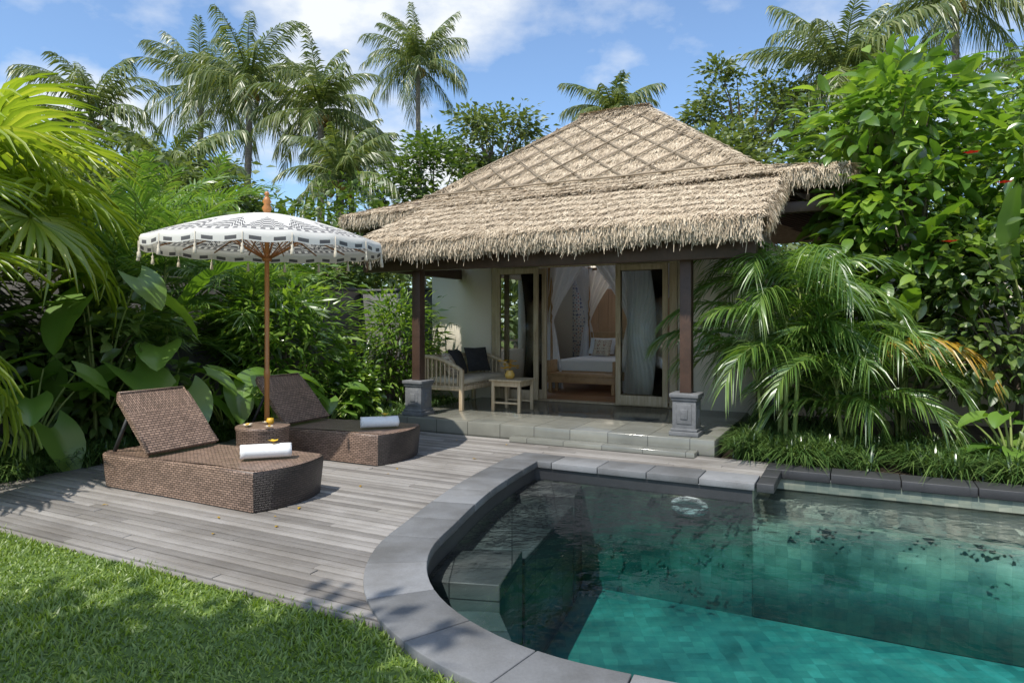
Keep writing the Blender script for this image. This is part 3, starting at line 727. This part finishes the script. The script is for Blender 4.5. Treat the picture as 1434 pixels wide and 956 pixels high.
def towel(a,b,rz,z=.334):
    p=W(a,b,z); root=empty('rolled_towel',loc=p,rotz=rz)
    t=np.linspace(0,1,60); th=t*2*np.pi*2.6; r=.070-.052*t
    xs=np.linspace(-.21,.21,12); G=np.array([[ (x+.004*math.sin(i*.7), ri*math.cos(q)*1.12, .072+ri*math.sin(q)) for i,(q,ri) in enumerate(zip(th,r))] for x in xs])
    mb=MB(); mb.grid(G); mb.make('towel_roll',M_towel,parent=root,smooth=True,solid=.012)
    mb=MB(); flowers(mb,[(.06,0.0,.15)],.055); mb.make('frangipani',M_yel,parent=root)
towel(1.12,-3.93,math.radians(18)); towel(.93,-2.1,math.radians(16))
p=W(.06,-2.98); root=empty('round_wicker_table',loc=(p[0],p[1],.003))
mb=MB(); mb.lathe([(.22,0),(.25,.02),(.265,.2),(.27,.38),(.28,.40),(.28,.425),(.27,.43),(0.01,.432)],n=36)
mb.make('drum',M_wick,parent=root,smooth=False)
mb=MB(); P=[(R0.normal(0,.09),R0.normal(0,.09)-.03,.44) for _ in range(5)]; flowers(mb,P,.055); mb.make('table_flowers',M_pet,parent=root)
mb=MB(); flowers(mb,[(x,y,z+.012) for x,y,z in P],.03); mb.lathe([(.03,0),(.04,.02),(.035,.06),(.0,.065)],(.05,.08,.432),12); mb.make('table_ornament',M_yel,parent=root)

# ------------------------------------------------------------------ umbrella
p=W(-.2,-2.68); um=empty('balinese_umbrella',loc=(p[0],p[1],0))
mb=MB(); mb.lathe([(.02,0),(.028,.02),(.028,.9),(.034,.92),(.034,.98),(.026,1.0),(.026,2.76),(.04,2.78),(.055,2.82),(.03,2.86),(.05,2.89),(.03,2.93),(.015,2.96),(.03,2.975),(.02,3.0),(.002,3.01)],n=14)
mb.lathe([(.19,0),(.2,.03),(.12,.07),(.05,.1)],n=20)
NR=18
for i in range(NR):
    an=2*math.pi*i/NR; c,s=math.cos(an),math.sin(an)
    mb.beam((.03*c,.03*s,2.72),(1.22*c,1.22*s,2.395),.014,.014)
    mb.beam((.04*c,.04*s,2.25),(.62*c,.62*s,2.585),.01,.01)
mb.lathe([(.05,2.22),(.055,2.28),(.03,2.3)],n=14)
mb.make('pole_and_ribs',M_pole,parent=um)
m,nt,N,L,P,O=nm('umbrella_canopy')
v=coord(N,L,'UV'); sp=N.new('ShaderNodeSeparateXYZ'); L.new(v,sp.inputs[0]); U,Vv=sp.outputs[0],sp.outputs[1]
def tri(k,off=0): return mth(N,L,'MULTIPLY',mth(N,L,'ABSOLUTE',mth(N,L,'SUBTRACT',mth(N,L,'FRACT',mth(N,L,'MULTIPLY_ADD',U,k,off)),.5)),2.)
t1=tri(18.); t2=tri(36.,.5); t3=tri(90.)
h1=mth(N,L,'SUBTRACT',.88,mth(N,L,'MULTIPLY',mth(N,L,'POWER',mth(N,L,'SUBTRACT',1.,t1),.8),.36))
q=mth(N,L,'SUBTRACT',Vv,h1); inA=mth(N,L,'GREATER_THAN',q,0.)
stripes=mth(N,L,'LESS_THAN',mth(N,L,'FRACT',mth(N,L,'ADD',mth(N,L,'MULTIPLY',q,15.),mth(N,L,'MULTIPLY',t3,.8))),.58)
lo=mth(N,L,'LESS_THAN',Vv,.90)
blk=mth(N,L,'MULTIPLY',mth(N,L,'MULTIPLY',inA,lo),stripes)
def band(a,b): return mth(N,L,'MULTIPLY',mth(N,L,'GREATER_THAN',Vv,a),mth(N,L,'LESS_THAN',Vv,b))
for a_,b_ in((.905,.918),(.965,.975)): blk=mth(N,L,'MAXIMUM',blk,band(a_,b_))
blk=mth(N,L,'MAXIMUM',blk,mth(N,L,'MULTIPLY',band(.925,.958),mth(N,L,'GREATER_THAN',t3,.45)))
blk=mth(N,L,'MAXIMUM',blk,mth(N,L,'MULTIPLY',band(1.04,1.10),mth(N,L,'GREATER_THAN',t2,.5)))
col=mixc(N,L,mth(N,L,'MULTIPLY',blk,.9),(.80,.78,.73),(.05,.05,.06)); L.new(col,P.inputs['Base Color']); P.inputs['Roughness'].default_value=.85
tr=N.new('ShaderNodeBsdfTranslucent'); L.new(col,tr.inputs[0]); mx=N.new('ShaderNodeMixShader'); mx.inputs[0].default_value=.25; L.new(P.outputs[0],mx.inputs[1]); L.new(tr.outputs[0],mx.inputs[2]); L.new(mx.outputs[0],O.inputs[0])
na=NR*6; rr=np.r_[np.linspace(.03,1,16),1.003,1.006]; G=np.zeros((len(rr),na+1,3)); UVg=np.zeros((len(rr),na+1,2))
for i,r_ in enumerate(rr):
    for j in range(na+1):
        an=2*math.pi*j/na; ph=abs(math.sin(an*NR/2)); R_=1.28
        r1=min(r_,1); sag=.020*ph*r1**2
        z=2.42+.34*(1-r1**1.5)-sag*.6; rad=R_*r1*(1-.012*ph*r1)
        if r_>1: z-=(.05 if r_<1.004 else .10)+.01*ph; rad+=.006
        G[i,j]=(rad*math.cos(an),rad*math.sin(an),z); UVg[i,j]=(j/na,r_ if r_<=1 else (1.04 if r_<1.004 else 1.12))
a,b=G.shape[:2]; ii=np.arange(a-1)[:,None]*b; jj=np.arange(b-1)[None]; F=np.stack([ii+jj,ii+b+jj,ii+b+jj+1,ii+jj+1],-1).reshape(-1,4)
mesh('canopy',G.reshape(-1,3),[F],m,parent=um,uv=UVg.reshape(-1,2)[F.reshape(-1)],smooth=True)
mb=MB()
for i in range(NR):
    an=2*math.pi*i/NR; c,s=1.29*math.cos(an),1.29*math.sin(an)
    mb.lathe([(.003,2.4),(.003,2.29),(.014,2.275),(.010,2.25),(.016,2.24),(.020,2.19),(.016,2.185)],(c,s,0),7)
mb.make('tassels',M_crm,parent=um)

# ------------------------------------------------------------------ garden walls
mb=MB(); mb.box(-3.75,-3.55,-9,3.2,-.05,2.15); mb.box(-3.549,-1.42,3.0,3.2,-.05,2.15); mb.box(-3.8,-3.5,-9,3.25,2.151,2.22); mb.box(-3.49,-1.42,2.97,3.24,2.151,2.2)
mb.make('garden_wall',M_wallg,frame=True)
mb=MB(); mb.box(4.5,9.5,4.2,4.4,-.05,2.5); mb.box(4.45,9.5,4.15,4.45,2.502,2.58); mb.box(9.5,9.7,-3,4.2,-.05,2.3)
mb.make('garden_wall',M_wallw,frame=True)

# ------------------------------------------------------------------ vegetation generators
def frond(base,az,e0,e1,L,n,ll,lw,droop,rg,vee=.25,seg=3,rr=.012,twist=0.):
    t=np.linspace(0,1,20); el=e0+(e1-e0)*t**1.25; azz=az+twist*t
    d=np.stack([np.cos(el)*np.cos(azz),np.cos(el)*np.sin(azz),np.sin(el)],1)
    pts=np.array(base)+np.vstack([[0,0,0],np.cumsum(d[:-1],0)*L/19])
    tl=np.linspace(.14,1,n); p=np.stack([np.interp(tl,t,pts[:,i]) for i in range(3)],1); T=nrm(np.stack([np.interp(tl,t,d[:,i]) for i in range(3)],1))
    side=np.stack([np.sin(azz[0])*np.ones(n),-np.cos(azz[0])*np.ones(n),np.zeros(n)],1); upn=np.cross(side,T)
    VV=[];FF=[]; s=np.linspace(0,1,seg+1); wp=np.interp(s,[0,.3,.65,1],[.5,1,.75,.04])
    for sg in(1,-1):
        phi=np.radians(28+38*tl)+rg.normal(0,.06,n)
        D=nrm(side*sg*np.cos(phi)[:,None]+T*np.sin(phi)[:,None]+upn*(vee+rg.normal(0,.08,n))[:,None])
        ln=ll*np.sin(np.pi*np.clip(.12+.80*tl,0,1))**.55*rg.uniform(.85,1.1,n)
        c=p[:,None]+D[:,None]*(ln[:,None]*s)[...,None]; dr=droop*rg.uniform(.6,1.4,n)
        c[...,2]-=(dr*ln)[:,None]*s**2
        wv=nrm(T+rg.normal(0,.25,(n,3)))*lw
        Vq=np.stack([c-wv[:,None]*wp[None,:,None]/2,c+wv[:,None]*wp[None,:,None]/2],2)
        k=2*(seg+1); i=np.arange(n)[:,None]*k+np.arange(seg)[None]*2
        FF.append(np.stack([i,i+1,i+3,i+2],-1).reshape(-1,4)); VV.append(Vq.reshape(-1,3))
    return VV,FF,pts
def addfr(mb,mr,*a,**k):
    V,F,pts=frond(*a,**k)
    for v,f in zip(V,F): mb.add(v,f)
    mr.tube(pts[::3],np.linspace(k.get('rr',.012),.003,len(pts[::3])),4,False)
def coconut(x,y,zc,L=3.6,nf=24,seed=0,lean=(0,0)):
    rg=np.random.default_rng(seed+100); root=empty('coconut_palm',loc=(x,y,0))
    mb=MB(); t=np.linspace(0,1,14); P=np.stack([-lean[0]*(1-t)**2*1.,-lean[1]*(1-t)**2,t*zc-.1],1); mb.tube(P,np.interp(t,[0,.1,1],[.28,.19,.14]),9); mb.make('trunk',M_trunk,parent=root,smooth=True)
    lf=MB(); rc=MB()
    for i in range(nf):
        az=i*2.4+rg.normal(0,.2); q=(i+.5)/nf
        e0=math.radians(np.interp(q,[0,.35,1],[82,50,-35]))+rg.normal(0,.14); e1=math.radians(np.interp(q,[0,.4,1],[25,-30,-85]))+rg.normal(0,.18)
        addfr(lf,rc,(0,0,zc),az,e0,e1,L*rg.uniform(.8,1.1),46,L*.22,.085,.85*rg.uniform(.6,1.5),rg,vee=.0,rr=.05,seg=2,twist=rg.normal(0,.25))
    lf.make('fronds',L_coco,parent=root,uv=False); rc.make('midribs',M_cane,parent=root,uv=False)
    mb=MB()
    for i in range(12):
        a=rg.random()*6.28; mb.lathe([(.01,-.16),(.11,-.08),(.14,0),(.11,.08),(.01,.14)],(.35*math.cos(a),.35*math.sin(a),zc-.25-rg.random()*.4),8)
    mb.make('coconuts',M_coco,parent=root,smooth=True)
coconut(-12.3,32,12.6,3.8,28,1,(.8,0)); coconut(-8.4,30,10.8,3.5,28,2); coconut(-5.8,42,17.3,3.9,30,3,(-.6,0)); coconut(-8.7,37,10.4,3.3,26,4)
coconut(-17.3,38,14.4,4.2,26,5,(1,0)); coconut(12.6,26,10.9,3.8,30,6,(-.3,0)); coconut(19.5,30,15.6,4.6,28,7); coconut(4.9,33,11.5,2.8,22,8); coconut(-18.5,30,10.4,3.8,24,9,(-.5,0))
coconut(26,32,13,4,22,11); coconut(-11,22,6.2,2.8,22,12); coconut(-6.3,25,6.8,2.6,22,13)

def areca(name,x,y,nst,h,L,seed,mat=None,fr=6,spread=.25,ll=.42,lw=.028,n=34,hmin=.25,q0=85,q1=45,e1=(10,-50),droop=.35,yel=()):
    rg=np.random.default_rng(seed); root=empty(name,loc=(x,y,-.05)); cn=MB(); lf=MB(); rc=MB(); ly=MB()
    for s in range(nst):
        az=rg.random()*6.28; r=spread*rg.random(); hh=h*rg.uniform(hmin,1); ln=rg.uniform(.0,.35)*hh*.5
        b=np.array([r*math.cos(az),r*math.sin(az),0]); tp=b+np.array([ln*math.cos(az),ln*math.sin(az),hh])
        t=np.linspace(0,1,6)[:,None]; cn.tube(b+(tp-b)*t,np.linspace(.03,.018,6),7)
        for i in range(fr):
            a2=i*6.28/fr+rg.normal(0,.35)+s; q=rg.random()
            tgt=lf
            if (s,i) in yel: tgt=ly; a2=-.5; q=.8
            addfr(tgt,rc,tp,a2,math.radians(q0-q1*q),math.radians(e1[0]+(e1[1]-e1[0])*q),L*rg.uniform(.75,1.1),n,ll,lw,droop*rg.uniform(.5,1.6),rg,vee=.35,rr=.011,seg=3,twist=rg.normal(0,.3))
    cn.make('canes',M_cane,parent=root,smooth=True); lf.make('fronds',mat or L_areca,parent=root,uv=False); rc.make('midribs',M_cane,parent=root,uv=False)
    if ly.n: ly.make('yellow_fronds',L_arecay,parent=root,uv=False)
p=W(4.9,.5)
areca('areca_palm',p[0],p[1],7,1.95,1.6,21,spread=.2,fr=6,ll=.48,lw=.030,hmin=.4,q0=86,q1=42,n=46,e1=(-10,-78),droop=.55)
areca('areca_palm',p[0]+.8,p[1]-.15,5,1.1,1.45,22,spread=.2,fr=6,ll=.46,lw=.030,n=42,q0=80,q1=40,e1=(-20,-75),droop=.6,yel=((1,2),))
areca('areca_palm',-5.5,9.8,9,2.4,2.1,23,spread=.4,ll=.55,lw=.045)
areca('areca_palm',-4.6,11.0,8,2.2,1.9,24,spread=.4,ll=.5,lw=.04)
areca('areca_palm',-6.6,12.2,8,3.2,2.3,25,spread=.4,ll=.55,lw=.045)
areca('areca_palm',6.9,7.4,6,1.8,1.6,26,spread=.4,ll=.45,lw=.036)
areca('areca_palm',-6.9,14.5,8,3.4,2.4,27,spread=.5,ll=.55,lw=.05)

def fanpalm(x,y,h,n,seed,R_=.95):
    rg=np.random.default_rng(seed); root=empty('fan_palm',loc=(x,y,-.05))
    mb=MB(); mb.tube([(0,0,0),(.02,0,h*.5),(0,0,h)],[.11,.09,.08],9); mb.make('trunk',M_trunk,parent=root,smooth=True)
    lf=MB(); st=MB(); ns=34
    for i in range(n):
        az=i*2.4+rg.normal(0,.2); q=(i+.5)/n; el=math.radians(80-95*q); Lp=rg.uniform(.8,1.25)
        t=np.linspace(0,1,7); e=el-.5*t; d=np.stack([np.cos(e)*math.cos(az),np.cos(e)*math.sin(az),np.sin(e)],1)
        P=np.array([0,0,h])+np.vstack([[0,0,0],np.cumsum(d[:-1],0)*Lp/6]); st.tube(P,np.linspace(.018,.01,7),5,False)
        D=d[-1]; D=nrm(D-np.array([0,0,.35])); B=basis(D[None],np.array([[0,0,1.]]))[0]
        for k in range(ns):
            th=math.radians(-140+280*k/(ns-1)); dth=math.radians(280/(ns-1))/2*1.0
            s=np.array([.03,.3,.55,.8,1.0]); wd=np.array([1,1,.95,.5,.03])*np.minimum(s,.5)*math.tan(dth)
            rr=R_*(1-.12*abs(th)/2.4)*rg.uniform(.92,1.06)
            cdir=np.array([math.sin(th),math.cos(th)]); pd=np.array([math.cos(th),-math.sin(th)])
            zz=.12*s-.42*s**3*rg.uniform(.6,1.4)
            L1=np.stack([cdir[0]*s-pd[0]*wd,cdir[1]*s-pd[1]*wd,zz+.012],1)*rr; C1=np.stack([cdir[0]*s,cdir[1]*s,zz-.015],1)*rr; R1=np.stack([cdir[0]*s+pd[0]*wd,cdir[1]*s+pd[1]*wd,zz+.012],1)*rr
            G=np.stack([L1,C1,R1],1)@B.T+P[-1]; lf.grid(G)
    lf.make('fans',L_fan,parent=root,uv=False); st.make('stalks',M_cane,parent=root,uv=False)
fanpalm(-5.8,7.2,2.7,18,31,1.05); fanpalm(-7.0,8.6,3.3,16,32,1.15); fanpalm(-5.75,5.6,1.5,12,33,.9)

def clusters(rg,c,r,k,n,cs,flat=1.):
    d=nrm(rg.normal(0,1,(k,3))); rad=rg.uniform(.45,1.,k)**.6
    C=np.array(c)+d*rad[:,None]*np.array(r)
    idx=rg.integers(0,k,n); off=rg.normal(0,1,(n,3))*cs*np.array([1,1,flat]); P=C[idx]+off
    D=nrm(off+d[idx]*cs*.8+rg.normal(0,cs*.8,(n,3))); D[:,2]=D[:,2]*.6-.1
    return C,P,D
def tree(name,x,y,h,c,r,k,n,ls,cs,mat,seed,tmpl=LEAF,trr=.15,flat=.6):
    rg=np.random.default_rng(seed); root=empty(name,loc=(x,y,-.05))
    C,P,D=clusters(rg,c,r,k,n,cs,flat=flat)
    S=rg.uniform(.6,1.25,n)*ls
    v,f=inst(tmpl[0],tmpl[1],P,basis(D,np.array([0,0,1.])+rg.normal(0,.45,(n,3))),S)
    mesh('foliage',v,[f],mat,parent=root,uv=False)
    mb=MB(); top=np.array([c[0]*.6,c[1]*.6,c[2]-r[2]*.4]); mb.tube(np.array([(0,0,0),top*.5+[.05,0,0],top]),[trr,trr*.75,trr*.5],8)
    for i in rg.permutation(k)[:min(k,26)]:
        m_=top*.75+C[i]*.25+rg.normal(0,.1,3)*r[0]*.3; mb.tube(np.array([top*rg.uniform(.6,1),m_*.5+C[i]*.5,C[i]]),[trr*.35,trr*.2,trr*.07],5,False)
    mb.make('trunk_and_limbs',M_bark,parent=root,smooth=True)
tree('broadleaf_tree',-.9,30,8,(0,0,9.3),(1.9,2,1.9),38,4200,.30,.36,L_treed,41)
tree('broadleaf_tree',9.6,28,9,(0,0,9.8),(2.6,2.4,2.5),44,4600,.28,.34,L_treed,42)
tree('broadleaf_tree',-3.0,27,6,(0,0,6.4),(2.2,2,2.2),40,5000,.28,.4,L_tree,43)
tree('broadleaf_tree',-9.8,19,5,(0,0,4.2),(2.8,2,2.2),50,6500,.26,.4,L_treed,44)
tree('broadleaf_tree',-6.2,21,5,(0,0,4.0),(2.6,2,2.1),50,6500,.26,.4,L_tree,45)
tree('broadleaf_tree',-14.5,20,6,(0,0,5.0),(3.2,2.4,2.6),50,6500,.28,.45,L_tree,46)
tree('broadleaf_tree',9.4,17,6,(0,0,5.6),(2.4,2.4,2.4),46,6000,.25,.38,L_tree,47)
tree('broadleaf_tree',12.5,15,5,(0,0,5.0),(3,2.6,3.2),46,6500,.25,.4,L_tree,48)
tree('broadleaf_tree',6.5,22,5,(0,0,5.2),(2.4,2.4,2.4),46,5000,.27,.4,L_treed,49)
def treeline():
    rg=np.random.default_rng(5); k=420
    an=rg.uniform(-1.35,1.35,k)+math.pi/2; d=rg.uniform(42,75,k); z=rg.uniform(0,1,k)**.8*rg.uniform(6,12.5,k)
    C=np.stack([d*np.cos(an),d*np.sin(an),z],1); n=50000; idx=rg.integers(0,k,n); off=rg.normal(0,1,(n,3))*[1.5,1.5,1.1]
    v,f=inst(*LEAF,C[idx]+off,basis(nrm(off+rg.normal(0,1,(n,3))),np.array([0,0,1.])+rg.normal(0,.5,(n,3))),rg.uniform(.5,1.2,n))
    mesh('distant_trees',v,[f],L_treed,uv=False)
treeline()

def shrub(name,x,y,c,r,k,n,ls,cs,mat,seed,tmpl=LEAF): tree(name,x,y,1,c,r,k,n,ls,cs,mat,seed,tmpl,.05,.9)
E1=biglf('ellip',6,5)
shrub('broadleaf_shrub',5.3,8.9,(0,0,2.9),(1.15,1.0,1.3),40,1400,.29,.22,L_shrub,51,E1)
shrub('broadleaf_shrub',5.2,9.2,(0,0,4.2),(.8,.8,.75),22,700,.29,.22,L_shrub,52,E1)
shrub('broadleaf_shrub',6.5,8.3,(0,0,3.3),(1.0,1.0,1.4),38,2200,.19,.25,L_shrub,53,E1)
shrub('broadleaf_shrub',5.9,8.0,(0,0,1.7),(1.2,.9,1.0),40,2400,.16,.24,L_tree,54,E1)
shrub('broadleaf_shrub',7.9,7.6,(0,0,2.6),(1.4,1.3,2.2),50,2200,.25,.28,L_shrub,55,E1)
shrub('broadleaf_shrub',4.7,10.1,(0,0,1.3),(.7,.7,.9),30,2000,.15,.22,L_tree,56,E1)
shrub('broadleaf_shrub',-3.55,10.6,(0,0,1.25),(.95,.7,.8),34,2400,.26,.2,L_shrub,57,LEAFN)
shrub('broadleaf_shrub',-5.3,8.6,(0,0,1.1),(.9,.8,.85),30,1800,.22,.22,L_tree,58,E1)
shrub('broadleaf_shrub',-2.1,12.0,(0,0,1.2),(.8,.5,.9),26,2000,.22,.18,L_shrub,59,LEAFN)
shrub('broadleaf_shrub',-4.7,12.6,(0,0,2.1),(1.3,.8,1.0),30,2400,.25,.25,L_shrub,60,LEAFN)
shrub('broadleaf_shrub',-6.9,7.6,(0,0,1.3),(1.1,1.1,1.2),30,2000,.22,.25,L_tree,61,E1)
shrub('broadleaf_shrub',-2.6,10.75,(0,0,.45),(.55,.35,.4),20,1200,.13,.14,L_shrub,62,E1)
mb=MB(); flowers(mb,[(4.95,7.35,3.35),(4.75,7.4,2.4),(5.5,7.0,2.75),(5.2,7.2,3.0)],.09,.3); mb.make('hibiscus_flowers',M_red)

def bigplant(name,x,y,n,h,ls,kind,mat,seed,spread=.5,tilt=.3):
    rg=np.random.default_rng(seed); root=empty(name,loc=(x,y,-.05)); st=MB(); tv,tf=biglf(kind,14,9); P=[];D=[];S=[]
    for i in range(n):
        az=i*2.4+rg.normal(0,.3); hh=h*rg.uniform(.4,1.05); out=spread*rg.uniform(.3,1.1)
        tp=np.array([out*math.cos(az),out*math.sin(az),hh]); t=np.linspace(0,1,7)[:,None]
        pts=np.array([0.05*math.cos(az),.05*math.sin(az),0])*(1-t)+tp*np.c_[t**1.8,t**1.8,t**.9]
        st.tube(pts,np.linspace(.018,.009,7),6,False); P.append(pts[-1]); e=rg.normal(tilt,.3); D.append((math.cos(az)*math.cos(e),math.sin(az)*math.cos(e),math.sin(e))); S.append(ls*rg.uniform(.65,1.15))
    n_=len(P); up=np.array([0,0,1.])+rg.normal(0,.18,(n_,3))
    v,f=inst(tv,tf,np.array(P),basis(np.array(D),up),np.array(S)); mesh('leaves',v,[f],mat,parent=root,uv=False,smooth=True); st.make('stems',M_cane,parent=root,uv=False,smooth=True)
bigplant('taro_plant',-4.35,8.5,12,1.25,.60,'heart',L_taro,71,.6,-.35)
bigplant('taro_plant',-5.15,7.3,12,1.15,.58,'heart',L_taro,72,.6,-.3)
bigplant('taro_plant',-3.85,9.2,11,1.0,.55,'heart',L_taro,73,.5,-.35)
bigplant('taro_plant',-3.3,9.6,10,.85,.45,'heart',L_taro,74,.45,-.3)
bigplant('taro_plant',-4.9,8.1,6,2.0,.7,'heart',L_taro,75,.6,-.6)
bigplant('taro_plant',5.2,7.1,14,.65,.30,'heart',L_taro,76,.4,-.1)
bigplant('taro_plant',5.9,7.0,14,.75,.32,'heart',L_taro,77,.4,-.1)
bigplant('taro_plant',-2.75,10.2,9,.6,.34,'heart',L_taro,83,.35,-.2)
bigplant('heliconia_plant',5.95,7.7,10,3.5,1.1,'banana',L_shrub,78,.5,.9)
bigplant('heliconia_plant',4.9,8.6,9,2.8,.95,'banana',L_shrub,79,.4,.8)
bigplant('heliconia_plant',-4.9,9.2,12,1.9,.95,'banana',L_shrub,80,.5,.7)
bigplant('heliconia_plant',-6.1,6.9,10,1.6,.95,'banana',L_shrub,81,.5,.6)
bigplant('heliconia_plant',-2.6,11.6,7,1.2,.6,'banana',L_shrub,82,.4,.5)

def tufts(name,pts,nb,L,w,mat,seed):
    rg=np.random.default_rng(seed); pts=np.array(pts); P=np.repeat(pts,nb,0); n=len(P)
    az=rg.uniform(0,2*np.pi,n); lean=rg.uniform(.15,1.0,n); s=np.array([0,.35,.7,1.])
    ln=rg.uniform(.6,1.15,n)*L
    o=np.stack([np.cos(az),np.sin(az),0*az],1); sd=np.stack([-np.sin(az),np.cos(az),0*az],1)
    base=P+np.c_[rg.normal(0,.03,(n,2)),np.zeros(n)]
    c=base[:,None]+o[:,None]*(ln*lean)[:,None,None]*(s**1.6)[None,:,None]; c[...,2]+=ln[:,None]*(s[None]*1.0-(.35+.55*lean)[:,None]*s[None]**2.4)
    wp=np.array([.7,1,.8,.05])*w/2
    V=np.stack([c-sd[:,None]*wp[None,:,None],c+sd[:,None]*wp[None,:,None]],2); i=np.arange(n)[:,None]*8+np.arange(3)[None]*2
    mesh(name,V.reshape(-1,3),[np.stack([i,i+1,i+3,i+2],-1).reshape(-1,4)],mat,uv=False)
def region(n,a0,a1,b0,b1,seed):
    rg=np.random.default_rng(seed); return [W(rg.uniform(a0,a1),rg.uniform(b0,b1),-.05) for _ in range(n)]
tufts('liriope_border',region(230,-2.5,-1.6,-5.6,-1.2,1)+region(60,-2.6,-1.5,-1.2,.2,2)+region(110,-2.2,-.5,-.2,1.6,3)+region(40,-1.5,-.45,1.2,2.3,4),60,.48,.014,L_lir,91)
tufts('liriope_border',region(300,5.1,11,-.38,1.0,5)+region(70,4.5,5.4,-.4,.6,6)+region(60,4.5,5.5,.6,1.9,7),55,.58,.015,L_lir,92)
tufts('liriope_border',region(200,-3.4,-2.4,-7,0,8),50,.55,.016,L_lir,93)
rg=np.random.default_rng(77); n=26; P=np.array([W(rg.uniform(-1.3,2.3),rg.uniform(-5.3,-.6),.008) for _ in range(n)]); az=rg.uniform(0,6.28,n)
v,f=inst(*LEAF,P,basis(np.stack([np.cos(az),np.sin(az),0*az],1),np.tile([0,0,1.],(n,1))),rg.uniform(.03,.06,n)); mesh('fallen_leaves',v,[f],L_arecay,uv=False)

tree('shade_tree',-5.2,-2.7,6,(.7,1.8,6.3),(2.3,1.3,.9),26,3600,.24,.24,L_tree,95,LEAF,.2)

# ------------------------------------------------------------------ sky, sun, camera
w=bpy.data.worlds.new('World'); scene.world=w; w.use_nodes=True; nt=w.node_tree; N=nt.nodes; L=nt.links
bg=N['Background']; sky=N.new('ShaderNodeTexSky'); sky.sky_type='NISHITA'; sky.sun_disc=False
el=math.radians(58); sd=nrm(np.array([-.60,-.80])); sky.sun_elevation=el; sky.sun_rotation=math.atan2(sd[0],sd[1])%(2*math.pi); sky.dust_density=.6; sky.ozone_density=1.5
tc=N.new('ShaderNodeTexCoord'); sp=N.new('ShaderNodeSeparateXYZ'); L.new(tc.outputs['Generated'],sp.inputs[0])
zz=mth(N,L,'ADD',mth(N,L,'MAXIMUM',sp.outputs[2],0.),.28)
cm=N.new('ShaderNodeCombineXYZ'); L.new(mth(N,L,'DIVIDE',sp.outputs[0],zz),cm.inputs[0]); L.new(mth(N,L,'DIVIDE',sp.outputs[1],zz),cm.inputs[1]); cm.inputs[2].default_value=7.4
n1=noise(N,L,cm.outputs[0],1.5,9,.55)
r=ramp(N,[(.05,.05,.05),(.5,.5,.5),(1,1,1)],[.48,.55,.61]); L.new(n1,r.inputs[0])
c=mixc(N,L,r.outputs[0],mixc(N,L,1.,sky.outputs[0],(1.1,1.32,1.5),'MULTIPLY'),(6.9,7.2,7.5)); L.new(c,bg.inputs['Color']); bg.inputs['Strength'].default_value=.14
sl=bpy.data.lights.new('sun','SUN'); sl.energy=5.0; sl.angle=math.radians(.5); sl.color=(1,.95,.87); so=bpy.data.objects.new('sun',sl); scene.collection.objects.link(so)
dv=Vector((sd[0]*math.cos(el),sd[1]*math.cos(el),math.sin(el))); so.rotation_euler=dv.to_track_quat('Z','Y').to_euler(); so.location=(0,0,30)
cd=bpy.data.cameras.new('camera'); cd.lens=24; cd.sensor_width=36; cd.shift_y=-.0202; cd.clip_end=3000; co=bpy.data.objects.new('camera',cd); scene.collection.objects.link(co)
co.location=(0,0,1.55); co.rotation_euler=(math.radians(90),0,0); scene.camera=co
scene.view_settings.view_transform='Standard'; scene.view_settings.look='None'; scene.view_settings.exposure=0
